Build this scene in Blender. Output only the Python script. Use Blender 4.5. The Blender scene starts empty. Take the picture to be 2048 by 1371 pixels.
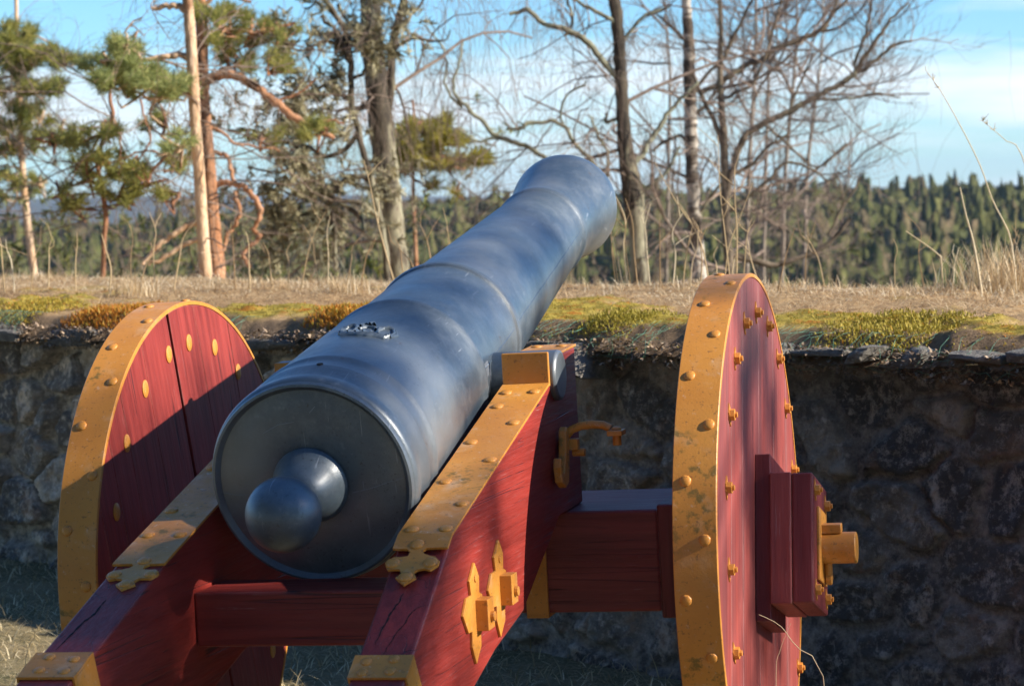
import bpy, bmesh, math, random
import numpy as np
from mathutils import Vector, Matrix
R_ = math.radians
rng = np.random.default_rng(7)
random.seed(5)
scene = bpy.context.scene
col = scene.collection

# ------------------------------------------------------------------ camera
EYE = 1.769
cam_d = bpy.data.cameras.new('camera')
cam = bpy.data.objects.new('camera', cam_d)
col.objects.link(cam)
cam_d.sensor_width = 23.6
cam_d.sensor_fit = 'HORIZONTAL'
cam_d.lens = 54.38
cam_d.clip_start = 0.1
cam_d.clip_end = 20000
PITCH, ROLL = math.atan(302.5/4719), R_(1.0)
up_c = Vector((-math.sin(ROLL)*math.cos(PITCH), -math.cos(ROLL)*math.cos(PITCH), -math.sin(PITCH)))  # world up seen in (right, down, forward) camera axes
fw_c = (Vector((0, 0, 1)) - up_c*up_c.z).normalized()
rt_c = fw_c.cross(up_c)
C2W = Matrix((rt_c, fw_c, up_c))
cx, cy, cz = C2W @ Vector((1, 0, 0)), C2W @ Vector((0, -1, 0)), C2W @ Vector((0, 0, -1))
mw = Matrix((cx, cy, cz)).transposed().to_4x4()
mw.translation = (0, 0, EYE)
cam.matrix_world = mw
cam_d.dof.use_dof = True
cam_d.dof.focus_distance = 6.3
cam_d.dof.aperture_fstop = 4.6
scene.camera = cam

def at(px, py, Y):
    """direction through a point of the view, carried out to the real distance Y (metres ahead)"""
    d = C2W @ Vector(((px-1024)/4719, (py-685.5)/4719, 1))
    t = Y/d.y
    return Vector((d.x*t, d.y*t, EYE + d.z*t))

# ------------------------------------------------------------------ sun and sky
SUN = Vector((0.953, -0.228, 0.540)).normalized()
sun_d = bpy.data.lights.new('sun', 'SUN')
sun = bpy.data.objects.new('sun', sun_d)
col.objects.link(sun)
sun.rotation_euler = SUN.to_track_quat('Z', 'Y').to_euler()
sun_d.energy = 5.0
sun_d.angle = R_(0.55)
sun_d.color = (1.0, 0.90, 0.77)
world = bpy.data.worlds.new('World')
scene.world = world
world.use_nodes = True
wn, wl = world.node_tree.nodes, world.node_tree.links
wn.clear()
sky = wn.new('ShaderNodeTexSky')
sky.sky_type = 'NISHITA'
sky.sun_disc = False
sky.sun_elevation = math.asin(SUN.z)
sky.sun_rotation = math.atan2(SUN.x, SUN.y)
sky.altitude = 150
sky.air_density = 1.0
sky.dust_density = 0.0
sky.ozone_density = 1.3
tc = wn.new('ShaderNodeTexCoord')
mp = wn.new('ShaderNodeMapping'); mp.inputs['Scale'].default_value = (3.4, 3.4, 34.0); mp.inputs['Location'].default_value = (0.35, 0.0, 0.15)
nz = wn.new('ShaderNodeTexNoise'); nz.inputs['Scale'].default_value = 1.6; nz.inputs['Detail'].default_value = 7; nz.inputs['Roughness'].default_value = 0.55; nz.inputs['Distortion'].default_value = 0.3
sx = wn.new('ShaderNodeSeparateXYZ')
band = wn.new('ShaderNodeValToRGB')       # how much cloud lies at each height above the horizon
el = band.color_ramp.elements
el[0].position = 0.0; el[0].color = (0.30, 0.30, 0.30, 1)
el[1].position = 1.0; el[1].color = (0.0, 0.0, 0.0, 1)
for p, v in ((0.008, 0.26), (0.018, 0.38), (0.030, 0.50), (0.047, 0.50), (0.056, 0.30), (0.070, 0.14), (0.11, 0.08), (.3, .10)):
    e_ = el.new(p); e_.color = (v, v, v, 1)
add = wn.new('ShaderNodeMath'); add.operation = 'MULTIPLY_ADD'; add.inputs[1].default_value = 1.1
mr = wn.new('ShaderNodeMapRange'); mr.inputs[1].default_value = 0.76; mr.inputs[2].default_value = 1.16
mx = wn.new('ShaderNodeMixRGB'); mx.inputs[2].default_value = (6.3, 6.8, 7.2, 1)
tintn = wn.new('ShaderNodeMixRGB'); tintn.blend_type = 'MULTIPLY'; tintn.inputs[0].default_value = 1.0; tintn.inputs[2].default_value = (.46, .77, 1.12, 1)
bg = wn.new('ShaderNodeBackground'); bg.inputs[1].default_value = 0.088
wo = wn.new('ShaderNodeOutputWorld')
wl.new(tc.outputs['Generated'], mp.inputs[0]); wl.new(mp.outputs[0], nz.inputs[0])
wl.new(tc.outputs['Generated'], sx.inputs[0]); wl.new(sx.outputs[2], band.inputs[0])
wl.new(nz.outputs[0], add.inputs[0]); wl.new(band.outputs[0], add.inputs[2]); wl.new(add.outputs[0], mr.inputs[0])
wl.new(mr.outputs[0], mx.inputs[0]); wl.new(sky.outputs[0], tintn.inputs[1]); wl.new(tintn.outputs[0], mx.inputs[1])
wl.new(mx.outputs[0], bg.inputs[0]); wl.new(bg.outputs[0], wo.inputs[0])
scene.view_settings.view_transform = 'Standard'
scene.view_settings.look = 'None'
scene.view_settings.exposure = 1.0
scene.view_settings.gamma = 1.0
scene.cycles.max_bounces = 6
scene.cycles.transparent_max_bounces = 4

# ------------------------------------------------------------------ materials
class Mat:
    def __init__(s, name, base=(.5, .5, .5), rough=.6, spec=.5):
        s.m = bpy.data.materials.new(name); s.m.use_nodes = True
        s.n, s.l = s.m.node_tree.nodes, s.m.node_tree.links
        s.b = s.n['Principled BSDF']
        s.b.inputs['Base Color'].default_value = (*base, 1)
        s.b.inputs['Roughness'].default_value = rough
        s.b.inputs['Specular IOR Level'].default_value = spec
        s.tc = s.n.new('ShaderNodeTexCoord').outputs['Object']
    def rgb(s, c):
        n = s.n.new('ShaderNodeRGB'); n.outputs[0].default_value = (*c, 1); return n.outputs[0]
    def noise(s, scale, detail=4, rough=.55, sc=(1, 1, 1), rot=(0, 0, 0), dist=0, loc=(0, 0, 0)):
        m = s.n.new('ShaderNodeMapping'); m.inputs['Scale'].default_value = sc; m.inputs['Rotation'].default_value = rot; m.inputs['Location'].default_value = loc
        s.l.new(s.tc, m.inputs[0])
        t = s.n.new('ShaderNodeTexNoise'); t.inputs['Scale'].default_value = scale; t.inputs['Detail'].default_value = detail
        t.inputs['Roughness'].default_value = rough; t.inputs['Distortion'].default_value = dist
        s.l.new(m.outputs[0], t.inputs[0]); return t.outputs[0]
    def ramp(s, v, lo, hi, a=0.0, b=1.0):
        t = s.n.new('ShaderNodeMapRange'); t.inputs[1].default_value = lo; t.inputs[2].default_value = hi
        t.inputs[3].default_value = a; t.inputs[4].default_value = b; t.clamp = True
        s.l.new(v, t.inputs[0]); return t.outputs[0]
    def mix(s, f, a, b, mode='MIX'):
        t = s.n.new('ShaderNodeMixRGB'); t.blend_type = mode
        for i, v in enumerate((f, a, b)):
            if isinstance(v, (int, float)): t.inputs[i].default_value = v if i == 0 else (v, v, v, 1)
            elif isinstance(v, tuple): t.inputs[i].default_value = (*v, 1)
            else: s.l.new(v, t.inputs[i])
        return t.outputs[0]
    def math(s, op, a, b=0.0):
        t = s.n.new('ShaderNodeMath'); t.operation = op
        for i, v in enumerate((a, b)):
            if isinstance(v, (int, float)): t.inputs[i].default_value = v
            else: s.l.new(v, t.inputs[i])
        return t.outputs[0]
    def attr(s, name):
        t = s.n.new('ShaderNodeAttribute'); t.attribute_name = name; return t
    def color(s, c): s.l.new(c, s.b.inputs['Base Color']); return s
    def rough(s, c): s.l.new(c, s.b.inputs['Roughness']); return s
    def edges(s, radius=.004):
        """mask of worn corners"""
        bv = s.n.new('ShaderNodeBevel'); bv.samples = 4; bv.inputs[0].default_value = radius
        g = s.n.new('ShaderNodeNewGeometry'); d = s.n.new('ShaderNodeVectorMath'); d.operation = 'DOT_PRODUCT'
        s.l.new(bv.outputs[0], d.inputs[0]); s.l.new(g.outputs['Normal'], d.inputs[1])
        return s.ramp(d.outputs['Value'], .97, .80)
    def bump(s, h, strength=.3, dist=.01):
        t = s.n.new('ShaderNodeBump'); t.inputs['Strength'].default_value = strength; t.inputs['Distance'].default_value = dist
        s.l.new(h, t.inputs['Height']); s.l.new(t.outputs[0], s.b.inputs['Normal']); return s

def mat_barrel():
    M = Mat('blue_black_iron_paint', rough=.4)
    a = M.noise(3.0, 6, .6); b = M.noise(60, 3, .6); c = M.noise(9, 7, .7, loc=(3, 1, 2)); d = M.noise(2.2, 3, .5, loc=(7, 3, 1))
    base = M.mix(M.ramp(a, .35, .68), (.036, .060, .090), (.085, .116, .142))
    base = M.mix(M.ramp(d, .46, .66, 0, .8), base, (.19, .21, .225))
    base = M.mix(M.ramp(M.noise(11, 8, .75, loc=(2, 0, 5)), .48, .68, 0, .5), base, (.16, .19, .22))
    base = M.mix(M.ramp(b, .60, .75, 0, .25), base, (.25, .28, .32))
    rust = M.math('MULTIPLY', M.ramp(c, .625, .68), M.ramp(M.noise(40, 4, .7), .45, .6))
    base = M.mix(M.math('MULTIPLY', rust, .85), base, (.07, .035, .02))
    pit = M.math('MULTIPLY', M.ramp(M.noise(130, 3, .7, loc=(6, 6, 1)), .60, .66), M.ramp(M.noise(4.5, 5, .7, loc=(0, 8, 3)), .50, .64))
    base = M.mix(M.math('MULTIPLY', pit, .8), base, (.02, .02, .022))
    sc = M.noise(14, 2, .5, sc=(9, .5, .5), rot=(.4, .3, .9)); sc2 = M.noise(2.5, 2)
    scr = M.math('MULTIPLY', M.ramp(sc, .70, .72), M.ramp(sc2, .46, .55))
    base = M.mix(M.math('MULTIPLY', scr, .5), base, (.35, .38, .42))
    M.color(base).rough(M.ramp(M.noise(9, 7, .7), .36, .66, .34, .54))
    M.bump(M.mix(.5, M.noise(150, 4, .75), M.noise(14, 5, .65)), .22, .006)
    M.b.inputs['Specular IOR Level'].default_value = .8; M.b.inputs['Coat Weight'].default_value = .35; M.b.inputs['Coat Roughness'].default_value = .30; M.b.inputs['Metallic'].default_value = .25
    return M.m
def mat_yellow(name='ochre_iron_paint', grime=.5, dull=0.0):
    M = Mat(name, rough=.42)
    a = M.noise(4, 5); g = M.noise(26, 5, .65); g2 = M.noise(3.2, 2, loc=(1.2, 4, .6)); s = M.noise(90, 3, .7)
    base = M.mix(M.ramp(a, .35, .7), (.54, .215, .030), (.64, .285, .048))
    base = M.mix(M.ramp(M.noise(11, 5, .6, sc=(1, 1, 1), loc=(5, 5, 5)), .55, .75, 0, .45 + dull), base, (.62, .42, .25))
    base = M.mix(M.math('MULTIPLY', M.ramp(s, .60, .68), .6), base, (.16, .075, .03))
    base = M.mix(M.ramp(M.noise(7, 7, .75, loc=(9, 0, 2)), .52, .72, 0, .35), base, (.36, .15, .04))
    mask = M.math('MULTIPLY', M.ramp(g, .54, .64), M.ramp(g2, .60 - .1*grime, .68 - .1*grime))
    base = M.mix(M.math('MULTIPLY', mask, .7), base, (.075, .085, .018))
    wm = M.math('MULTIPLY', M.edges(.003), M.ramp(M.noise(40, 5, .7, loc=(1, 5, 1)), .46, .60))
    base = M.mix(M.math('MULTIPLY', wm, .8), base, (.20, .085, .04))
    base = M.mix(M.math('MULTIPLY', M.ramp(M.noise(55, 4, .75, loc=(4, 0, 7)), .62, .68), .35+dull), base, (.66, .50, .36))
    M.color(base).rough(M.ramp(g, .3, .7, .36, .58))
    M.bump(M.mix(.4, M.noise(160, 2, .6), M.noise(30, 4, .6)), .16, .004)
    return M.m
def mat_redwood(name, axis='Z', base1=(.20, .020, .017), base2=(.31, .042, .034), wear=.35, lines=True, dull=0.0):
    """painted boards: grain and hairline cracks run along the given local axis"""
    M = Mat(name, rough=.5)
    st = {'Z': (1, 1, .05), 'Y': (1, .05, 1), 'X': (.05, 1, 1)}[axis]
    st2 = {'Z': (1, 1, .018), 'Y': (1, .018, 1), 'X': (.018, 1, 1)}[axis]
    g = M.noise(42, 5, .6, sc=st); big = M.noise(3.5, 3, .5); f = M.noise(150, 3, .7, sc=st)
    base = M.mix(M.ramp(g, .36, .64), tuple(v*.88 for v in base1), base2)
    base = M.mix(M.ramp(big, .4, .7, 0, .4), base, tuple(v*1.25 for v in base2))
    if dull: base = M.mix(M.ramp(M.noise(6, 5, .7, sc=st), .36, .66, 0, dull), base, (.17, .062, .066))
    wearm = M.math('MULTIPLY', M.ramp(f, .60, .72), M.ramp(M.noise(5, 5, .7, loc=(2, 2, 2)), .5, .68))
    base = M.mix(M.math('MULTIPLY', wearm, wear), base, (.52, .42, .42))
    h = M.mix(.5, g, f)
    if lines:
        ln = M.noise(30, 1, .3, sc=st2, loc=(.3, .7, .2)); d = M.math('ABSOLUTE', M.math('SUBTRACT', ln, .5))
        cr_ = M.math('MULTIPLY', M.ramp(d, .001, .009, 1, 0), M.ramp(M.noise(4, 2, loc=(4, 1, 9)), .44, .52))
        base = M.mix(M.math('MULTIPLY', cr_, .85), base, (.03, .006, .008))
        h = M.mix(cr_, h, 0.0)
    wm = M.math('MULTIPLY', M.edges(), M.ramp(M.noise(24, 5, .7, loc=(1, 5, 1)), .40, .56))
    base = M.mix(M.math('MULTIPLY', wm, .75), base, (.42, .30, .26))
    M.color(base).rough(M.ramp(f, .3, .7, .40, .62))
    M.bump(h, .6, .004)
    return M.m
M_BAR = mat_barrel()
M_YEL = mat_yellow()
M_YELG = mat_yellow('ochre_tyre_paint', grime=1.0)
M_YELT = mat_yellow('ochre_strap_paint', grime=0.0, dull=.3)
M_REDW = mat_redwood('red_wheel_boards', 'Z')
M_REDW2 = mat_redwood('faded_red_wheel_boards', 'Z', (.20, .028, .024), (.33, .062, .048), wear=.7, dull=.6)
M_REDC = mat_redwood('red_cheek_beam', 'Y', (.19, .017, .012), (.265, .027, .019), wear=.35)
M_REDX = mat_redwood('red_axle_beam', 'X', (.16, .018, .018), (.24, .035, .032), wear=.4, dull=.25)
M_END = mat_redwood('red_end_grain', 'Z', (.11, .013, .014), (.17, .026, .026), wear=.2)

# ------------------------------------------------------------------ mesh helpers
def link(o, parent=None):
    col.objects.link(o)
    if parent is not None: o.parent = parent
    return o
def raw_mesh(name, v, quads=None, tris=None, mat=None, parent=None, smooth=False, colors=None, mats=None, midx=None):
    v = np.asarray(v, np.float32)
    me = bpy.data.meshes.new(name)
    loops = []; starts = []; n = 0
    parts = []
    for arr, k in ((quads, 4), (tris, 3)):
        if arr is not None and len(arr):
            a = np.asarray(arr, np.int32); parts.append(a.ravel()); starts.append(n + np.arange(len(a))*k); n += a.size
    lo = np.concatenate(parts); st = np.concatenate(starts)
    me.vertices.add(len(v)); me.vertices.foreach_set('co', v.ravel())
    me.loops.add(len(lo)); me.loops.foreach_set('vertex_index', lo)
    me.polygons.add(len(st)); me.polygons.foreach_set('loop_start', st.astype(np.int32))
    me.update(calc_edges=True)
    if colors is not None:
        for nm, arr in colors.items():
            arr = np.asarray(arr, np.float32)
            if arr.ndim == 1:
                a = me.attributes.new(nm, 'FLOAT', 'POINT'); a.data.foreach_set('value', arr)
            else:
                a = me.attributes.new(nm, 'FLOAT_COLOR', 'POINT'); a.data.foreach_set('color', np.concatenate([arr, np.ones((len(arr), 1), np.float32)], 1).ravel())
    for m in (mats or ([mat] if mat else [])): me.materials.append(m)
    if midx is not None: me.polygons.foreach_set('material_index', np.asarray(midx, np.int32))
    if smooth: me.polygons.foreach_set('use_smooth', np.ones(len(st), bool))
    return link(bpy.data.objects.new(name, me), parent)
def finish(bm, name, mat, parent=None, smooth=False, angle=35, bevel=0.0, seg=2):
    bmesh.ops.recalc_face_normals(bm, faces=bm.faces)
    me = bpy.data.meshes.new(name); bm.to_mesh(me); bm.free()
    me.materials.append(mat)
    o = link(bpy.data.objects.new(name, me), parent)
    if smooth:
        me.polygons.foreach_set('use_smooth', np.ones(len(me.polygons), bool))
        me.set_sharp_from_angle(angle=R_(angle))
    if bevel:
        b = o.modifiers.new('bevel', 'BEVEL'); b.width = bevel; b.segments = seg; b.limit_method = 'ANGLE'; b.angle_limit = R_(40)
    return o
def add_prism(bm, pts, off):
    """closed outline (3-D points) pushed along off"""
    off = Vector(off)
    a = [bm.verts.new(p) for p in pts]; b = [bm.verts.new(Vector(p)+off) for p in pts]
    bm.faces.new(a); bm.faces.new(b[::-1])
    n = len(pts)
    for i in range(n): bm.faces.new((a[i], a[(i+1) % n], b[(i+1) % n], b[i]))
def add_box(bm, lo, hi):
    (x0, y0, z0), (x1, y1, z1) = lo, hi
    add_prism(bm, [(x0, y0, z0), (x1, y0, z0), (x1, y1, z0), (x0, y1, z0)], (0, 0, z1-z0))
def add_cyl(bm, p, d, r, h, n=16, r2=None, dome=0.0):
    p = Vector(p); d = Vector(d).normalized(); q = d.to_track_quat('Z', 'Y')
    r2 = r if r2 is None else r2
    rings = [(0, r), (h, r2)]
    if dome: rings = [(0, r), (h*.35, r), (h*.7, r*.8), (h*.93, r*.45), (h, r*.08)]
    vs = []
    for (t, rr) in rings:
        vs.append([bm.verts.new(p + q @ Vector((rr*math.cos(2*math.pi*i/n), rr*math.sin(2*math.pi*i/n), t))) for i in range(n)])
    bm.faces.new(vs[0][::-1]); bm.faces.new(vs[-1])
    for a, b in zip(vs, vs[1:]):
        for i in range(n): bm.faces.new((a[i], a[(i+1) % n], b[(i+1) % n], b[i]))
def tag(o, label=None, cat=None, group=None, kind=None):
    if label: o['label'] = label
    if cat: o['category'] = cat
    if group: o['group'] = group
    if kind: o['kind'] = kind
    return o
def copy_to(o, parent, loc=None, rot=None, scale=None):
    c = o.copy(); col.objects.link(c); c.parent = parent
    if loc is not None: c.location = loc
    if rot is not None: c.rotation_euler = rot
    if scale is not None: c.scale = scale
    return c
def vnoise(x, y, seed=0, octs=4, gain=.5):
    """tileless value noise on numpy arrays"""
    x = np.asarray(x, float); y = np.asarray(y, float); out = np.zeros(np.broadcast(x, y).shape); amp = 1; tot = 0
    for o in range(octs):
        xi = np.floor(x).astype(np.int64); yi = np.floor(y).astype(np.int64); fx = x-xi; fy = y-yi
        fx = fx*fx*(3-2*fx); fy = fy*fy*(3-2*fy)
        def h(a, b):
            n = (a*374761393 + b*668265263 + (seed+o)*1442695041) & 0xffffffff
            n = ((n ^ (n >> 13))*1274126177) & 0xffffffff
            return ((n ^ (n >> 16)) & 0xffff)/65535.0
        out += amp*((h(xi, yi)*(1-fx)+h(xi+1, yi)*fx)*(1-fy)+(h(xi, yi+1)*(1-fx)+h(xi+1, yi+1)*fx)*fy)
        tot += amp; amp *= gain; x = x*2.03+17.1; y = y*2.03+5.3
    return out/tot

# ------------------------------------------------------------------ setting: lawn, bank, hillside, hills
TH = math.atan(.84)                                   # the wall runs away to the left
UX, UY = math.cos(TH), -math.sin(TH)                  # along the wall (towards the right, nearer)
WX, WY = math.sin(TH), math.cos(TH)                   # into the bank
O_X, O_Y = 0.0, 9.12
def uw(u, w): return O_X + u*UX + w*WX, O_Y + u*UY + w*WY
def to_uw(x, y): return (x-O_X)*UX + (y-O_Y)*UY, (x-O_X)*WX + (y-O_Y)*WY
def ground_z(x, y): return -.038*np.clip(x, -6, 6) + .05*(vnoise(x*.8+9, y*.8, 3)-.5)
def bank_z(u, w):
    w = np.asarray(w, float)
    base = np.interp(w, [-.1, 0, .12, .6, 1.4, 2.1, 2.8, 3.6, 5, 9], [1.225, 1.25, 1.260, 1.274, 1.288, 1.304, 1.27, 1.06, .4, -1.8])
    return base + .035*(vnoise(u*1.3, w*1.3, 11)-.5) + .035*(vnoise(u*6, w*6, 12, 3)-.5)*np.clip(w*3, 0, 1) + .003*u

gm = Mat('trodden_dry_lawn', rough=.95, spec=.1)
gb = gm.mix(gm.ramp(gm.noise(2.2, 6, .65), .35, .65), (.13, .12, .06), (.28, .22, .125))
gb = gm.mix(gm.ramp(gm.noise(40, 4, .7), .5, .72, 0, .8), gb, (.46, .38, .24))
gm.color(gb).bump(gm.noise(60, 5, .7), .8, .02)
bk = Mat('dry_turf_and_moss', rough=.95, spec=.08)
bb = bk.mix(bk.ramp(bk.noise(14, 6, .7), .35, .65), (.27, .165, .08), (.52, .36, .19))
bb = bk.mix(bk.ramp(bk.noise(90, 4, .7), .5, .7, 0, .85), bb, (.64, .49, .29))
bb = bk.mix(bk.ramp(bk.noise(55, 3, .6, loc=(3, 3, 3)), .60, .70, 0, .7), bb, (.06, .045, .03))
moss_a = bk.attr('moss')
mc = bk.mix(bk.ramp(bk.noise(24, 4, .6, loc=(1, 9, 1)), .4, .62), (.24, .19, .04), (.44, .34, .07))
mc = bk.mix(bk.ramp(bk.noise(7, 3, .6, loc=(5, 2, 1)), .52, .66), mc, (.38, .15, .025))
bb = bk.mix(moss_a.outputs['Fac'], bb, mc)
bb = bk.mix(bk.attr('soil').outputs['Fac'], bb, bk.mix(bk.noise(60, 4, .7), (.10, .070, .045), (.34, .24, .15)))
bk.color(bb).bump(bk.noise(120, 5, .7), .9, .015)
hm = Mat('wooded_hillside_floor', rough=1, spec=.02)
hm.color(hm.mix(hm.ramp(hm.noise(.05, 6, .7), .35, .65), (.03, .036, .014), (.075, .06, .03)))

def grid(name, us, ws, zf, mat, extra=None, smooth=True, uwspace=True):
    U, W = np.meshgrid(us, ws)
    X, Y = uw(U, W) if uwspace else (U, W)
    Z = zf(U, W, X, Y)
    n, m = U.shape
    idx = np.arange(n*m).reshape(n, m)
    q = np.stack([idx[:-1, :-1], idx[:-1, 1:], idx[1:, 1:], idx[1:, :-1]], -1).reshape(-1, 4)
    ex = {k: f(U, W).ravel() for k, f in (extra or {}).items()}
    return raw_mesh(name, np.stack([X, Y, Z], -1).reshape(-1, 3), quads=q, mat=mat, smooth=smooth, colors=ex)
lawn = grid('ground', np.concatenate([np.linspace(-60, -8, 20), np.linspace(-7.5, 7.5, 140), np.linspace(8, 60, 20)]),
            np.concatenate([np.linspace(-60, -9, 20), np.linspace(-8.5, .06, 110)]), lambda U, W, X, Y: ground_z(X, Y), gm.m)
tag(lawn, kind='structure')
def moss_f(U, W):
    m = vnoise(U*2.3+4, W*3.1, 21, 4)
    edge = np.clip(1.15 - W/.75, 0, 1)*np.clip((W+.15)*6, 0, 1)
    m2 = np.clip((m - .62 + .26*edge + .12*np.clip(-W*8, 0, 1))*7, 0, 1)
    return m2*np.clip(1.9 - W, 0, 1)
def soil_f(U, W): return np.clip((.03 - W)*18 + (vnoise(U*9, W*9, 5)-.5)*1.2, 0, 1)
def bank_h(U, W, X, Y):
    z = bank_z(U, W)
    lump = moss_f(U, W)*(.035*vnoise(U*7, W*7, 31, 3) + .012*vnoise(U*28, W*28, 32, 2))
    z = z + lump + .012*(vnoise(U*22, W*22, 33, 3)-.5)
    over = np.clip(-W/.16, 0, 1)
    return z - over**1.5*(.055+.03*vnoise(U*4, U*0, 34))
bank = grid('earth_bank', np.concatenate([np.linspace(-40, -8, 20), np.linspace(-7.9, -3.6, 180), np.linspace(-3.58, 2.9, 450), np.linspace(3.2, 40, 40)]),
            np.concatenate([np.linspace(-.16, 0, 12), np.linspace(.012, 2.4, 150), np.linspace(2.5, 9, 24)]), bank_h, bk.m,
            {'moss': moss_f, 'soil': soil_f})
tag(bank, kind='structure')
def az_low(x, y):            # ground beyond the bank lies lower on the left
    return np.interp(x/np.maximum(y, 1), [-.3, -.16, -.08, .0, .1, .3], [-6, -5.2, -3.2, -1.8, -1.4, -1.6])
def hill_z(x, y):
    d = np.hypot(x, y)
    z = np.interp(d, [10, 14, 20, 40, 90, 160, 300, 420, 520, 650, 1500, 3000, 5200, 8000], [-.6, -1.6, -3.2, -8, -19, -24, -16, -12.5, -13, -30, -70, -75, -62, -60])
    z = z + np.where(d > 150, az_low(x, y)*np.clip((d-150)/150, 0, 1), 0)
    z = z + (vnoise(x*.02, y*.02, 41)-.5)*np.clip(d/40, 0, 3)
    return z
ang = np.linspace(-1.25, 1.25, 160); rad = np.concatenate([[9.0, 12], np.geomspace(15, 6200, 120)])
A_, D_ = np.meshgrid(ang, rad)
X_, Y_ = D_*np.sin(A_), 6 + D_*np.cos(A_)
Z_ = hill_z(X_, Y_)
far_r = np.clip((D_-2300)/1600, 0, 1)
hz = 52 + 26*vnoise(A_*7+3, A_*0+1.5, 51, 4) + np.interp(A_, [-.3, -.17, -.08, .05, .3], [2, 8, 2, -12, -6])
Z_ = Z_ + far_r*(hz)
Z_[0] = -.5
idx = np.arange(A_.size).reshape(A_.shape)
q = np.stack([idx[:-1, :-1], idx[:-1, 1:], idx[1:, 1:], idx[1:, :-1]], -1).reshape(-1, 4)
hs = raw_mesh('hills', np.stack([X_, Y_, Z_], -1).reshape(-1, 3), quads=q, mat=hm.m, smooth=True)
tag(hs, kind='structure')

# ------------------------------------------------------------------ stone wall
sw = Mat('rubble_masonry', rough=.85, spec=.25)
tint = sw.attr('tint').outputs['Fac']; mort = sw.attr('mortar').outputs['Fac']
c1 = sw.mix(sw.ramp(tint, 0, .5), (.028, .028, .029), (.085, .079, .070))
c1 = sw.mix(sw.ramp(tint, .5, 1), c1, (.16, .145, .125))
c1 = sw.mix(sw.ramp(sw.noise(7, 8, .78), .38, .62, 0, .85), c1, (.030, .031, .034))
c1 = sw.mix(sw.math('MULTIPLY', sw.ramp(sw.noise(34, 6, .8, loc=(1, 7, 2)), .52, .62), .55), c1, (.17, .165, .155))
c1 = sw.mix(sw.math('MULTIPLY', sw.ramp(sw.noise(16, 7, .75, loc=(2, 4, 6)), .55, .66), .6), c1, (.27, .255, .235))
c1 = sw.mix(sw.math('MULTIPLY', sw.ramp(sw.noise(4.5, 8, .8, sc=(1, 1, .6), loc=(4, 4, 4)), .54, .62), .7), c1, (.22, .20, .175))
c1 = sw.mix(sw.math('MULTIPLY', sw.ramp(sw.noise(5, 5, .7, loc=(8, 1, 1)), .56, .66), .5), c1, (.13, .085, .06))
mo = sw.mix(sw.ramp(sw.noise(22, 7, .78), .38, .64), (.034, .034, .035), (.15, .142, .13))
c1 = sw.mix(mort, c1, mo)
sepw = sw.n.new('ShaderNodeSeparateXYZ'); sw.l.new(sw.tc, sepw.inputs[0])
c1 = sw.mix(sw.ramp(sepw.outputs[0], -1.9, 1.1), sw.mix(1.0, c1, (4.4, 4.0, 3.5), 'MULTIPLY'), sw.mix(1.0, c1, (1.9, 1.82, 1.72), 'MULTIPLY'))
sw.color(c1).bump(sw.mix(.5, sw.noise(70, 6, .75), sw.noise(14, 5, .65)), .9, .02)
WALL_H = 1.2
cs = Mat('split_coping_stone', rough=.8, spec=.3)
cc_ = cs.mix(cs.attr('tint').outputs['Fac'], (.085, .083, .08), (.27, .25, .215))
cc_ = cs.mix(cs.ramp(cs.noise(16, 8, .78), .40, .64, 0, .7), cc_, (.06, .06, .06))
cs.color(cs.mix(cs.ramp(cs.noise(45, 5, .75, loc=(3, 1, 1)), .54, .64, 0, .6), cc_, (.34, .32, .28))).bump(cs.mix(.5, cs.noise(80, 5, .75), cs.noise(18, 6, .7)), 1.0, .02)
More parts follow.
